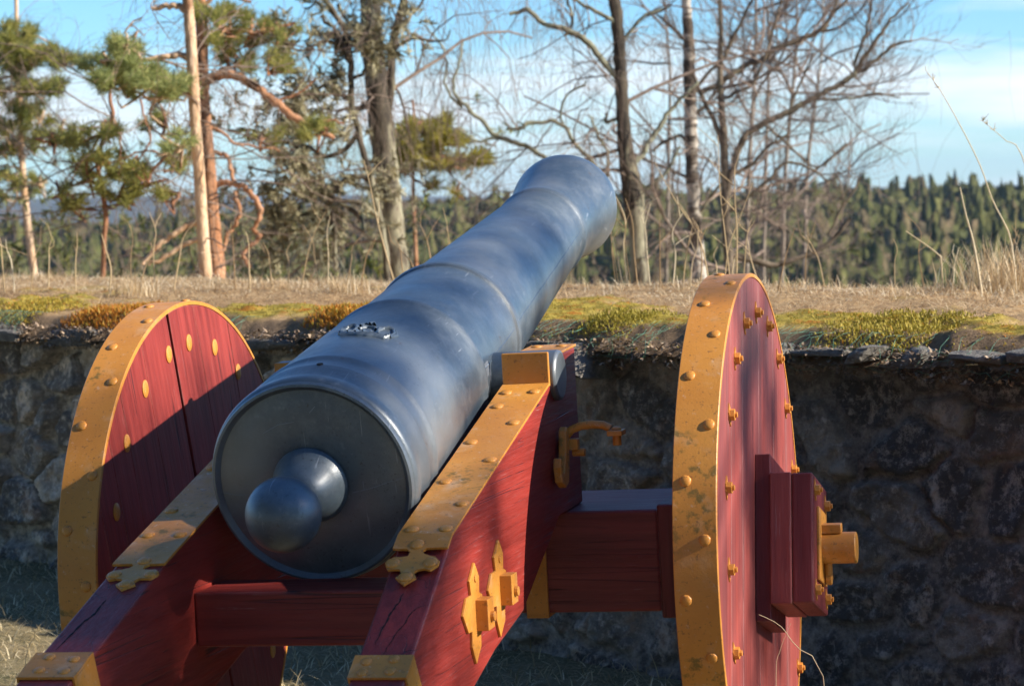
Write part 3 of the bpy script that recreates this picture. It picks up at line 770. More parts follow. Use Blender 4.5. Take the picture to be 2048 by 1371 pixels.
crack([(.311, -1.508), (.308, -1.535), (.300, -1.558), (.295, -1.589), (.290, -1.628), (.288, -1.655)], (-1.385, .205), (-.37, -.213), ch_r, .0017)
crack([(.378, -1.543), (.360, -1.547), (.346, -1.561), (.338, -1.594), (.324, -1.633), (.317, -1.667), (.314, -1.686)], (-1.385, .205), (-.37, -.213), ch_r, .0010)
crack([(-.333, -1.640), (-.333, -1.695), (-.342, -1.739), (-.350, -1.803), (-.352, -1.86)], (-1.46, .2065), (-.56, -.1725), ch_l, .0022)
# pointed bolt plates on the right cheek
def star(y0, z0, pts, nutpos, parent, x=.380):
    bm = bmesh.new(); add_prism(bm, [K(x, y, z) for y, z in pts], (.007, 0, 0))
    ny, nz_ = nutpos
    tl = R_(-8)
    add_box(bm, K(x+.0065, ny-.028, nz_-.036), K(x+.036, ny+.028, nz_+.036))
    add_cyl(bm, K(x+.0355, ny, nz_-.006), (1, 0, 0), .012, .010, 10)
    for (y, z) in ((y0, z0),): add_cyl(bm, K(x+.0065, y, z), (1, 0, 0), .009, .004, 10)
    return finish(bm, 'bolt_plate', M_NUT, parent, bevel=.0015)
S1 = [(-1.190, .152), (-1.158, .115), (-1.163, .078), (-1.140, .070), (-1.128, .030), (-1.150, -.012), (-1.167, -.019), (-1.170, -.046), (-1.218, -.080), (-1.245, -.036), (-1.240, -.001), (-1.270, .001), (-1.308, .047), (-1.272, .082), (-1.232, .082), (-1.240, .116), (-1.222, .127)]
star(-1.195, .115, S1, (-1.175, .030), ch_r)
S2 = [(y+.225, z+.020) for y, z in S1]
star(-.97, .125, S2, (-.950, .050), ch_r)
# transom
bm = bmesh.new(); add_box(bm, K(-.2595, -1.315, -.016), K(.2595, -1.13, .112))
finish(bm, 'transom', mat_redwood('red_transom_beam', 'X', (.18, .016, .013), (.26, .03, .022), wear=.6), cannon, bevel=.006)
# drag hook on the right cheek
bm = bmesh.new()
HK = [(-.452, .300), (-.468, .275), (-.450, .235), (-.375, .215), (-.315, .225), (-.285, .260), (-.262, .350), (-.285, .375), (-.318, .365), (-.345, .30), (-.375, .262), (-.405, .255), (-.425, .272), (-.432, .298)]
add_prism(bm, [K(.388, y*.55-.125, z) for y, z in HK], (.022, 0, 0))
hk = finish(bm, 'drag_hook', M_YEL, cannon, bevel=.004)
pth = [K(.398, -.255, .345), K(.412, -.25, .362), K(.440, -.25, .372), (K(.470, -.25, .3745)), K(.500, -.25, .372), K(.520, -.25, .362)]
def tube(bm, pts, r, n=12, flat=1.0):
    rings = []
    for i, p in enumerate(pts):
        d = (pts[min(i+1, len(pts)-1)]-pts[max(i-1, 0)]).normalized(); s = Vector((0, 1, 0)); u = d.cross(s).normalized()
        rings.append([bm.verts.new(p + s*r*flat*math.cos(2*math.pi*k/n) + u*r*math.sin(2*math.pi*k/n)) for k in range(n)])
    bm.faces.new(rings[0][::-1]); bm.faces.new(rings[-1])
    for a, b in zip(rings, rings[1:]):
        for k in range(n): bm.faces.new((a[k], a[(k+1) % n], b[(k+1) % n], b[k]))
bm = bmesh.new(); tube(bm, pth, .0115)
finish(bm, 'hook_arm', M_YEL, hk, smooth=True)
bm = bmesh.new(); add_box(bm, K(.515, -.280, .344), K(.556, -.222, .358)); add_cyl(bm, K(.536, -.25, .3575), (0, 0, 1), .014, .010, 16, dome=1)
add_cyl(bm, K(.536, -.25, .3445), (0, 0, -1), .012, .028, 14)
finish(bm, 'hook_bolt', M_YEL, hk, bevel=.002)
bm = bmesh.new(); add_box(bm, K(.3805, -.262, .308), K(.430, -.235, .338)); add_cyl(bm, K(.410, -.24, .300), (1, 0, 0), .011, .035, 12)
finish(bm, 'hook_clamp', M_YEL, hk, bevel=.002)

# ------------------------------------------------------------------ vegetation helpers
class Tubes:
    """collects tapering tubes; builds one mesh"""
    def __init__(s): s.v = []; s.q = []; s.n = 0; s.c = []
    def add(s, pts, rad, k=5, tint=.5):
        P = np.array([tuple(p) for p in pts]); m = len(P)
        r = np.asarray(rad, float)
        d = np.gradient(P, axis=0); d /= np.linalg.norm(d, axis=1)[:, None]+1e-9
        ref = np.array([.3, .9, .1]); a = np.cross(d, ref); a /= np.linalg.norm(a, axis=1)[:, None]+1e-9; b = np.cross(d, a)
        th = np.arange(k)*2*np.pi/k
        V = P[:, None]+r[:, None, None]*(np.cos(th)[None, :, None]*a[:, None]+np.sin(th)[None, :, None]*b[:, None])
        idx = s.n+np.arange(m*k).reshape(m, k); nx = np.roll(idx, -1, 1)
        s.q.append(np.stack([idx[:-1], nx[:-1], nx[1:], idx[1:]], -1).reshape(-1, 4)); s.v.append(V.reshape(-1, 3)); s.n += m*k
        s.c.append(np.full(m*k, tint))
    def build(s, name, mat, parent=None, smooth=True):
        if not s.v: return None
        return raw_mesh(name, np.concatenate(s.v)-np.array(PO), quads=np.concatenate(s.q), mat=mat, parent=parent, smooth=smooth, colors={'tint': np.concatenate(s.c)})
PO = Vector((0, 0, 0))
def smooth_path(pts, n):
    P = np.array([tuple(p) for p in pts]); t = np.arange(len(P)); tt = np.linspace(0, len(P)-1, n)
    out = []
    for x in tt:
        i = int(min(x, len(P)-2)); f = x-i
        p0, p1, p2, p3 = P[max(i-1, 0)], P[i], P[i+1], P[min(i+2, len(P)-1)]
        out.append(.5*((2*p1)+(-p0+p2)*f+(2*p0-5*p1+4*p2-p3)*f*f+(-p0+3*p1-3*p2+p3)*f**3))
    return np.array(out)
def grow(T, p, d, L, r, lev, R, droop=0.0, bend=.35, kids=(5, 4, 4), spread=.9, shrink=.5, k=4, ends=None, updraft=0.0, segs=6):
    """recursive branch with crooked growth"""
    n = segs; pts = [np.array(p)]; d = np.array(d, float); d /= np.linalg.norm(d)+1e-9
    for i in range(n):
        d = d + R.normal(size=3)*bend/ n**.5*.9 + np.array([0, 0, -droop+updraft])/n
        d /= np.linalg.norm(d); pts.append(pts[-1]+d*L/n)
    rad = np.linspace(r, max(r*.45, .0012), n+1)
    T.add(pts, rad, k)
    if lev == 0:
        if ends is not None: ends.append((pts[-1], d)); ends.append((pts[n//2], d))
        return
    nk = kids[len(kids)-lev] if lev <= len(kids) else 3
    for j in range(nk):
        f = R.uniform(.2, 1.0); i = int(f*n); i = min(i, n)
        q = pts[i]; dd = (pts[min(i+1, n)]-pts[max(i-1, 0)]); dd /= np.linalg.norm(dd)+1e-9
        s = R.normal(size=3); s -= dd*s.dot(dd); s /= np.linalg.norm(s)+1e-9
        nd = dd*math.cos(spread)+s*math.sin(spread)*R.uniform(.7, 1.2)
        grow(T, q, nd, L*shrink*R.uniform(.7, 1.25), max(rad[i]*.6, .0016), lev-1, R, droop*1.25, bend, kids, spread, shrink, 3, ends, updraft, max(4, segs-1))
def needle_mesh(name, centers, dirs, R, mat, parent, per=16, ln=.11, wd=.004, spread=.8, tint=(.2, .9)):
    """needle tufts: a spray of narrow blades round every shoot"""
    C = np.asarray(centers); n = len(C)
    if n == 0: return None
    C = np.repeat(C, per, 0); D = np.repeat(np.asarray(dirs), per, 0)
    s = R.normal(size=C.shape); d = D*R.uniform(.1, 1.0, (len(C), 1))+s*spread*.6; d /= np.linalg.norm(d, axis=1)[:, None]
    L = ln*R.uniform(.6, 1.25, (len(C), 1)); side = np.cross(d, R.normal(size=C.shape)); side /= np.linalg.norm(side, axis=1)[:, None]
    C = C + D*R.uniform(-.6, .6, (len(C), 1))*ln
    w = wd*R.uniform(.7, 1.4, (len(C), 1))
    a = C-side*w; b = C+side*w; e = C+d*L+side*w*.5; f = C+d*L-side*w*.5
    V = np.stack([a, b, e, f], 1).reshape(-1, 3) - np.array(PO); idx = np.arange(len(C)*4).reshape(-1, 4)
    t = np.repeat(R.uniform(tint[0], tint[1], n), per*4)
    return raw_mesh(name, V, quads=idx, mat=mat, parent=parent, colors={'tint': t})
def leaf_mat(name, c0, c1, c2=None, trans=.25):
    M = Mat(name, rough=.6, spec=.25)
    t = M.attr('tint').outputs['Fac']
    c = M.mix(M.ramp(t, .15, .7), c0, c1)
    if c2: c = M.mix(M.ramp(t, .7, .95), c, c2)
    M.color(c)
    if trans:
        tr = M.n.new('ShaderNodeBsdfTranslucent'); mxs = M.n.new('ShaderNodeMixShader'); mxs.inputs[0].default_value = trans
        M.l.new(c, tr.inputs[0]); out = M.n['Material Output']
        M.l.new(M.b.outputs[0], mxs.inputs[1]); M.l.new(tr.outputs[0], mxs.inputs[2]); M.l.new(mxs.outputs[0], out.inputs[0])
    return M.m
def bark(name, c0, c1, c2=None, sc=6, strx=(1, 1, .35), thr=(.5, .6), bump=.6):
    M = Mat(name, rough=.85, spec=.15)
    c = M.mix(M.ramp(M.noise(sc*2, 5, .65, sc=strx), .35, .65), c0, c1)
    if c2: c = M.mix(M.ramp(M.noise(sc*.55, 5, .7, loc=(3, 2, 8), sc=strx), thr[0], thr[1]), c, c2)
    M.color(c).bump(M.noise(sc*5, 4, .6, sc=strx), bump, .02)
    return M.m
B_PINE = bark('pine_bark', (.34, .155, .075), (.50, .28, .165), (.15, .085, .055), thr=(.52, .60), bump=1.0)
B_PALE = bark('pale_pine_bark', (.48, .30, .17), (.68, .50, .34), (.24, .13, .07), thr=(.55, .63), bump=1.0)  # paler orange bark of the thin-trunked pines
B_BIRCH = bark('rough_birch_bark', (.040, .034, .028), (.12, .098, .070), (.27, .25, .17), sc=5, thr=(.50, .58))
B_BIRW = bark('white_birch_bark', (.04, .034, .028), (.16, .125, .095), (.50, .45, .38), sc=3.2, strx=(.6, .6, 1.5), thr=(.47, .52))
B_SAP = bark('sapling_bark', (.16, .12, .09), (.34, .28, .22), (.50, .45, .38), thr=(.55, .65))
B_DARK = bark('dark_branch_bark', (.12, .095, .07), (.24, .19, .135), (.30, .28, .18), thr=(.56, .68))
B_LICH = bark('lichen_covered_bark', (.12, .11, .08), (.24, .235, .16), (.34, .35, .25), thr=(.44, .58))
B_TWIG = bark('birch_twig_bark', (.17, .125, .10), (.30, .23, .18))
L_PINE = leaf_mat('pine_needles', (.11, .13, .035), (.30, .30, .075), (.46, .40, .11), .45)
L_PALEP = leaf_mat('blue_green_pine_needles', (.15, .19, .06), (.33, .36, .12), (.48, .46, .17), .45)
L_YEL = leaf_mat('yellow_green_pine_needles', (.17, .16, .02), (.34, .30, .045), (.46, .40, .07), .4)
L_LICH = leaf_mat('hanging_lichen', (.16, .14, .08), (.32, .29, .17), (.44, .40, .25))

def new_tree(name, base, label, cat='tree', group=None):
    global PO
    e = bpy.data.objects.new(name, None); col.objects.link(e); e.location = base; PO = Vector(base)
    return tag(e, label, cat, group)
def px_path(pl, d, n=None):
    """pl: (px, py, width_px, [depth offset]); returns points and radii"""
    P = [at(a[0], a[1], d+(a[3] if len(a) > 3 else 0)) for a in pl]; W = [a[2]*d/4719/2 for a in pl]
    n = n or len(pl)*3
    return smooth_path(P, n), np.interp(np.linspace(0, len(pl)-1, n), np.arange(len(pl)), W)
def down_to_ground(pl, d, extra=900):
    """carry a trunk on below the bank to the hillside it grows from"""
    x, y, w = pl[-1][:3]; dx = (pl[-1][0]-pl[-2][0])/max(pl[-1][1]-pl[-2][1], 1)
    g = hill_z(*at(x, y, d).xy); need = (at(x, y, d).z-g)*4719/d + 30
    return pl + [(x+dx*need*.5, y+need*.5, w*1.15), (x+dx*need*.9, y+need, w*1.4)]
def along(P, R, n, lo=.0, hi=1.0):
    i = (R.uniform(lo, hi, n)*(len(P)-1)).astype(int); return P[i]

# --- pines
def needle_cloud(R, cx, cy, rx, ry, d, n, depth=.8):
    """shoots gathered in many small ragged bunches inside a flattened bough seen round (cx, cy)"""
    c = []; dr = []; hub_ = []
    k = max(3, n//14)
    for _ in range(k):
        a = R.uniform(0, 2*math.pi); r = R.uniform(0, 1)**.55
        hub_.append((cx+rx*1.12*r*math.cos(a), cy+ry*1.15*r*math.sin(a), d+R.normal()*depth*.6, a))
    for _ in range(n):
        hx, hy, hd, a = hub_[R.integers(k)]
        p = at(hx+R.normal()*rx*.13+3*R.normal(), hy+R.normal()*ry*.13+2*R.normal(), hd+R.normal()*.12)
        c.append(tuple(p)); v = Vector((math.cos(a)*.7, R.normal()*.4, .5+R.normal()*.35)).normalized(); dr.append(tuple(v))
    return c, dr
def pine(name, label, base_d, trunks, limbs, clumps, seed, bk_, lf, per=17, ln=.075, limb_mat=None, wd=.0026, twigs=True, dead=24):
    R = np.random.default_rng(seed)
    gp = down_to_ground(trunks[0], base_d)
    base = at(gp[-1][0], gp[-1][1], base_d)
    t = new_tree(name, base, label)
    for i, tr in enumerate(trunks):
        T = Tubes(); pl = down_to_ground(tr, base_d) if i == 0 else tr
        P, W = px_path(pl, base_d, len(pl)*5); W = W*(1+.02*R.normal(size=len(W)))
        T.add(P, W, 14); T.build('trunk', bk_, t)
    T = Tubes(); LP = []
    for lb in limbs:
        P, W = px_path(lb, base_d, len(lb)*4); P = P+R.normal(size=P.shape)*.006; T.add(P, W, 8); LP.append(P)
    C, D = [], []
    for (cx_, cy_, rx, ry, n) in clumps:
        c, dr = needle_cloud(R, cx_, cy_, rx, ry, base_d+R.normal()*.25, n); C += c; D += dr
        if twigs:
            A = np.array(c[:max(6, n//14)]); ctr = np.array(tuple(at(cx_, cy_+ry*.5, base_d)))
            for q in A:
                mid = (ctr+q)/2 + R.normal(size=3)*.08; T.add(smooth_path([ctr, mid, q], 5), np.linspace(.016, .005, 5), 3)
    T.build('limb', limb_mat or bk_, t)
    TW = Tubes(); P, W = px_path(trunks[0], base_d, 30)
    for _ in range(dead):
        src = P if (R.uniform() < .4 or not LP) else LP[R.integers(len(LP))]
        q = src[R.integers(0, len(src)-1)]; s_ = R.normal(size=3); s_[2] *= .5; s_ /= np.linalg.norm(s_)
        grow(TW, q, s_, R.uniform(.5, 1.5)*base_d/20, .007, 2, R, .25, .6, (4, 4), .9, .55, 4)
    TW.build('dead_twigs', B_TWIG, t)
    if C: needle_mesh('crown', C, D, R, lf, t, per=per, ln=ln, wd=wd)
    return t
pine('pine_tree', 'slim pine with a straight pale orange trunk, in front of the thicker pine', 18.0,
     [[(366, -420, 17), (372, -60, 20), (380, 60, 22), (386, 160, 23), (391, 250, 23), (398, 340, 23), (403, 430, 24), (408, 500, 24), (413, 565, 26)]],
     [[(378, 30, 15), (362, 16, 14), (340, 13, 12), (305, 18, 8)], [(380, 118, 13), (355, 112, 12), (320, 116, 11), (282, 120, 8)],
      [(384, 190, 10), (350, 186, 9), (310, 200, 7), (270, 182, 5)], [(402, 440, 14), (375, 452, 13), (345, 470, 12), (310, 498, 11), (285, 530, 8)],
      [(404, 478, 12), (370, 488, 10), (330, 512, 9), (300, 530, 6)], [(282, 120, 7), (262, 90, 5), (250, 60, 4), (285, 35, 3)],
      [(310, 198, 6), (300, 230, 5), (330, 250, 4)], [(272, 182, 5), (225, 175, 5), (200, 150, 3)]],
     [(235, 128, 58, 34, 260), (300, 158, 66, 36, 280), (200, 160, 30, 24, 60), (345, 185, 36, 22, 90), (255, 92, 26, 16, 50), (365, 285, 45, 22, 30)], 11, B_PALE, L_PALEP)
pine('pine_tree', 'thick reddish pine with a long arching limb, right behind the slim pine', 20.0,
     [[(390, -420, 20), (398, -60, 23), (404, 60, 24), (404, 160, 26), (410, 250, 27), (417, 330, 28), (423, 420, 30), (430, 500, 33), (435, 565, 36)]],
     [[(406, 180, 22), (418, 158, 20), (448, 150, 19), (480, 156, 18), (520, 180, 17), (550, 205, 17), (585, 232, 16), (625, 256, 14), (668, 276, 9)],
      [(422, 306, 10), (445, 307, 9), (458, 320, 8), (464, 350, 8), (470, 372, 8)],
      [(425, 372, 13), (450, 364, 12), (478, 370, 12), (500, 386, 12), (518, 410, 11), (520, 432, 10), (508, 458, 9), (520, 475, 9), (500, 492, 8), (488, 512, 8), (500, 535, 6)],
      [(470, 380, 9), (474, 405, 9), (480, 425, 8), (470, 450, 8), (455, 470, 8), (448, 500, 6)],
      [(405, 100, 11), (450, 60, 8), (520, 66, 7), (590, 45, 5)], [(400, 20, 10), (440, -10, 8), (500, 5, 6)],
      [(408, 250, 8), (440, 262, 6), (480, 290, 5), (560, 300, 4)],
      [(550, 200, 7), (590, 190, 5), (630, 160, 4)], [(620, 250, 6), (650, 240, 5), (690, 245, 4)]],
     [(440, 40, 44, 40, 200), (500, 60, 40, 26, 130), (455, 85, 30, 18, 80), (540, 135, 40, 20, 110), (470, 125, 30, 14, 50), (560, 55, 30, 22, 60),
      (420, -15, 60, 22, 90), (640, 262, 40, 14, 70), (345, 325, 40, 20, 60), (520, 275, 42, 14, 50)], 12, B_PINE, L_PINE)
pine('pine_tree', 'pine with a thin pale trunk and flat tiers of boughs at the left edge', 30.0,
     [[(30, -200, 6), (33, 40, 8), (36, 120, 10), (40, 200, 12), (42, 280, 12), (46, 350, 13), (52, 420, 14), (58, 470, 15)]],
     [[(36, 120, 6), (70, 90, 5), (110, 100, 4)], [(40, 190, 7), (90, 185, 6), (130, 170, 4)], [(38, 150, 6), (-10, 160, 5), (-40, 170, 3)], [(42, 270, 6), (90, 290, 4)],
      [(44, 340, 5), (10, 330, 4), (-30, 345, 3)], [(46, 360, 5), (80, 370, 3)], [(34, 80, 5), (80, 75, 4), (125, 110, 3)]],
     [(30, 82, 34, 24, 150), (70, 110, 46, 16, 130), (10, 125, 44, 18, 130), (105, 118, 50, 13, 110), (95, 175, 42, 12, 110), (20, 175, 44, 16, 120), (60, 215, 36, 16, 80),
      (15, 250, 40, 20, 110), (80, 235, 26, 16, 50), (5, 300, 30, 18, 70), (70, 290, 26, 14, 40), (78, 365, 16, 10, 24), (20, 350, 30, 14, 50), (35, 390, 30, 12, 40), (120, 265, 14, 8, 12), (-20, 60, 40, 16, 40)],
     13, B_PALE, L_PINE, per=13, ln=.12, wd=.0055)
pine('pine_tree', 'old drooping pine with crooked reddish stems and sparse dark tufts', 19.0,
     [[(222, 160, 5), (220, 200, 7), (226, 230, 8), (212, 262, 8), (200, 300, 8), (196, 340, 8), (204, 380, 9), (212, 430, 10), (208, 480, 10), (206, 560, 10)]],
     [[(226, 235, 5), (236, 260, 4), (242, 300, 4), (238, 360, 3)], [(200, 300, 5), (170, 310, 4), (140, 300, 3)], [(196, 330, 5), (240, 320, 4), (290, 300, 4), (330, 310, 3)],
      [(204, 385, 4), (160, 390, 4), (120, 405, 3)], [(280, 200, 5), (290, 240, 4), (300, 280, 4), (270, 330, 4)], [(310, 190, 4), (330, 240, 4), (340, 300, 3)], [(212, 420, 4), (260, 400, 4), (300, 370, 3)],
      [(185, 300, 3), (150, 340, 3), (110, 385, 2)]],
     [(150, 275, 40, 18, 90), (200, 262, 30, 14, 50), (250, 330, 30, 22, 70), (180, 350, 40, 20, 70), (130, 410, 26, 12, 40), (300, 340, 36, 16, 60), (280, 365, 30, 22, 60), (240, 385, 34, 18, 60),
      (120, 385, 16, 10, 24), (205, 310, 26, 14, 40), (330, 245, 34, 22, 40), (110, 280, 22, 12, 30), (345, 400, 26, 14, 40)], 14, bark('reddish_pine_bark', (.22, .10, .055), (.36, .19, .11)), L_PINE, per=11, ln=.085, wd=.0035)  # bark here is a deeper reddish brown, the stems' own colour
pine('pine_tree', 'young pine with yellow-green boughs right of the big dark birch', 28.0,
     [[(826, 200, 4), (828, 260, 5), (826, 330, 6), (828, 420, 7), (832, 520, 8), (834, 580, 9)]],
     [[(826, 290, 6), (870, 285, 5), (910, 290, 4)], [(826, 320, 6), (880, 325, 5), (940, 318, 4)], [(824, 250, 5), (860, 240, 4)], [(826, 300, 5), (800, 300, 4)], [(826, 360, 5), (868, 372, 3)]],
     [(850, 262, 44, 14, 130), (885, 284, 40, 11, 120), (830, 296, 44, 20, 170), (896, 324, 56, 10, 200), (940, 318, 24, 6, 50), (820, 330, 50, 12, 110), (880, 246, 20, 6, 24), (860, 372, 22, 8, 14), (915, 385, 16, 6, 8)], 15, B_PINE, L_YEL, per=13, ln=.12, wd=.0055)

# --- bare trees
def bare(name, label, d, trunks, limbs, seed, tb, lb, twig_mat, limb_kids=8, twig_len=1.1, droop=.5, lev=2, lichen=0, hang=0, kids=(4, 4), upd=0.0, rand_limbs=0, spread=.8):
    R = np.random.default_rng(seed)
    gp = down_to_ground(trunks[0], d)
    t = new_tree(name, at(gp[-1][0], gp[-1][1], d), label)
    for i, tr in enumerate(trunks):
        T = Tubes(); pl = down_to_ground(tr, d) if tr[-1][1] > 500 else tr
        P, W = px_path(pl, d, len(pl)*5); T.add(P+R.normal(size=P.shape)*.003, W*(1+.03*R.normal(size=len(W))), 14); T.build('trunk', tb if i == 0 else lb, t)
    T = Tubes(); TW = Tubes(); ends = []
    for lm in limbs:
        P, W = px_path(lm, d, len(lm)*4)
        P = P + np.cumsum(R.normal(size=P.shape)*.010, 0)
        T.add(P, W, 7)
        L = np.linalg.norm(np.diff(P, axis=0), axis=1).sum()
        for _ in range(max(3, int(limb_kids*L))):
            i = R.integers(1, len(P)-1); dd = P[min(i+1, len(P)-1)]-P[i-1]; dd /= np.linalg.norm(dd)+1e-9
            s = R.normal(size=3); s[2] += .1; s -= dd*s.dot(dd)*.7; s /= np.linalg.norm(s)
            grow(TW, P[i], dd*.5+s, twig_len*R.uniform(.35, 1.1), min(W[i]*.5, .008), lev, R, droop, .55, kids, spread, .55, 4, ends, upd)
    for tr in trunks:
        P, W = px_path(tr, d, len(tr)*4)
        for _ in range(rand_limbs):
            i = R.integers(0, len(P)-2); s = R.normal(size=3); s[2] = abs(s[2])*.4; s /= np.linalg.norm(s)
            grow(TW, P[i], s, twig_len*R.uniform(.8, 1.9), .02, lev, R, droop, .5, kids, spread, .55, 5, ends, upd)
    if hang:                       # fine hanging birch sprays
        for (p, dd) in ends[::max(1, len(ends)//hang)]:
            q = np.array(p); pts = [q]; v = np.array(dd)*.3 + R.normal(size=3)*.2; L = R.uniform(.3, 1.0)
            for _ in range(5): v = v*.6 + np.array([0, 0, -.5]) + R.normal(size=3)*.10; v /= np.linalg.norm(v); pts.append(pts[-1]+v*L/5)
            TW.add(pts, np.linspace(.0018, .001, 6), 3)
    T.build('limb', lb, t); TW.build('twigs', twig_mat, t)
    if lichen:
        C = [e_[0] for e_ in ends][:lichen]; Dd = [tuple(Vector((R.normal()*.5, R.normal()*.5, R.normal()*.5)).normalized()) for _ in C]
        needle_mesh('lichen', C, Dd, R, L_LICH, t, per=14, ln=.075, wd=.008, spread=1.1)
    return t
bare('birch_tree', 'big dark birch with lichened bark and a second stem forking at the top', 22.0,
     [[(728, -420, 34), (738, -60, 40), (742, 40, 42), (748, 120, 44), (757, 200, 48), (764, 270, 50), (772, 330, 50), (780, 400, 48), (788, 480, 46), (798, 570, 50)],
      [(822, -300, 14), (812, -40, 16), (800, 30, 17), (790, 70, 17), (782, 110, 18), (782, 170, 18), (774, 230, 18), (774, 280, 16)]],
     [[(748, 150, 10), (735, 110, 9), (715, 70, 8), (680, 40, 7), (655, 5, 5)], [(792, 60, 8), (830, 20, 6), (860, -30, 4)], [(756, 190, 9), (730, 205, 8), (705, 230, 6), (690, 215, 4)],
      [(790, 100, 7), (830, 80, 5), (880, 90, 4), (905, 60, 3)], [(770, 310, 8), (745, 330, 7), (725, 350, 6)]],
     21, B_BIRCH, B_BIRCH, B_TWIG, 4, 1.2, .8, 2, hang=260, rand_limbs=3)
bare('crooked_tree', 'crooked tree covered in grey-green lichen, left of the big dark birch', 21.0,
     [[(612, -200, 8), (640, -30, 9), (664, 20, 10), (688, 60, 11), (700, 110, 12), (702, 160, 12), (704, 210, 13), (716, 260, 13), (728, 310, 13), (742, 360, 13), (756, 420, 12), (768, 480, 12), (776, 560, 13)]],
     [[(702, 120, 12), (690, 90, 10), (670, 60, 8), (640, 40, 7)], [(704, 200, 11), (670, 190, 9), (640, 180, 8), (600, 200, 6)], [(716, 260, 11), (690, 300, 10), (650, 310, 9), (610, 290, 7), (580, 300, 5)],
      [(742, 360, 12), (700, 350, 10), (660, 375, 9), (620, 370, 7), (580, 385, 6), (540, 350, 4)], [(756, 430, 12), (720, 410, 10), (680, 400, 9), (650, 380, 7), (620, 340, 6)],
      [(600, 300, 7), (560, 285, 7), (520, 270, 6), (470, 275, 5)], [(720, 445, 11), (690, 420, 10), (660, 400, 8), (640, 420, 6), (590, 430, 4)],
      [(704, 160, 8), (730, 130, 7), (740, 90, 5)], [(700, 90, 8), (640, 80, 6), (590, 95, 5), (540, 80, 4)], [(680, 40, 6), (640, 10, 5), (600, 20, 4)],
      [(660, 400, 7), (672, 470, 8), (668, 540, 8)], [(640, 340, 6), (600, 330, 5), (560, 345, 5), (500, 330, 4)]],
     22, B_BIRCH, B_BIRCH, B_LICH, 4.5, .9, .15, 2, lichen=900, spread=1.0)
bare('birch_tree', 'knotty birch with a long limb bowing left, behind the muzzle', 23.0,
     [[(1206, -420, 18), (1222, -60, 22), (1232, 20, 24), (1238, 90, 25), (1242, 160, 25), (1246, 230, 27), (1250, 290, 32), (1260, 350, 38), (1266, 390, 44), (1272, 450, 36), (1276, 510, 32), (1282, 580, 34)]],
     [[(1250, 280, 14), (1240, 225, 14), (1228, 180, 14), (1205, 140, 13), (1172, 105, 13), (1140, 80, 13), (1105, 62, 11), (1070, 48, 10), (1048, 28, 10), (1030, 12, 9), (1005, 18, 8)],
      [(1262, 370, 16), (1280, 320, 13), (1305, 290, 12), (1330, 255, 11), (1352, 225, 9), (1385, 190, 7), (1410, 160, 6)],
      [(1250, 440, 9), (1232, 400, 9), (1212, 365, 9), (1190, 330, 9), (1165, 300, 8), (1140, 262, 8), (1110, 248, 8), (1070, 250, 8), (1045, 265, 6), (1020, 258, 5)],
      [(1120, 340, 8), (1095, 312, 9), (1050, 292, 10), (1010, 278, 10), (975, 260, 9), (950, 240, 8), (925, 215, 8), (905, 195, 7), (898, 160, 6), (915, 120, 5), (925, 80, 4)],
      [(925, 215, 6), (890, 175, 5), (880, 130, 5), (860, 90, 4), (835, 70, 3)], [(1005, 275, 6), (960, 290, 5), (920, 260, 3)],
      [(1240, 60, 10), (1200, 30, 8), (1150, 5, 6), (1110, -30, 5)], [(1130, 70, 6), (1145, 40, 6), (1135, 0, 5)], [(1238, 100, 8), (1265, 60, 7), (1300, 30, 6), (1335, 15, 5)],
      [(1212, 365, 6), (1218, 300, 6), (1200, 260, 5), (1190, 225, 4)], [(1125, 250, 5), (1120, 205, 5), (1145, 185, 4), (1170, 165, 3)], [(1266, 400, 12), (1300, 370, 9), (1335, 340, 7), (1350, 300, 5)], [(1246, 240, 8), (1215, 245, 7), (1210, 225, 5)]],
     23, B_BIRCH, B_LICH, B_TWIG, 4, 1.15, .6, 2, hang=300, rand_limbs=4)
bare('birch_tree', 'straight birch with whitish upper trunk and blackened foot, right of centre', 25.0,
     [[(1364, -420, 16), (1370, -60, 18), (1374, 30, 20), (1378, 100, 24), (1380, 180, 26), (1382, 260, 27), (1384, 340, 27), (1388, 420, 28), (1394, 500, 30), (1400, 580, 34)]],
     [[(1384, 300, 10), (1350, 270, 8), (1310, 285, 7), (1290, 300, 5)], [(1380, 200, 8), (1410, 150, 7), (1450, 110, 5), (1470, 50, 4)], [(1376, 90, 7), (1345, 60, 6), (1310, 30, 4)],
      [(1382, 240, 8), (1420, 210, 6), (1450, 160, 5)], [(1390, 440, 8), (1420, 400, 7), (1450, 370, 5)]],
     24, B_BIRW, B_DARK, B_TWIG, 4, 1.2, .3, 2, hang=140, rand_limbs=7)
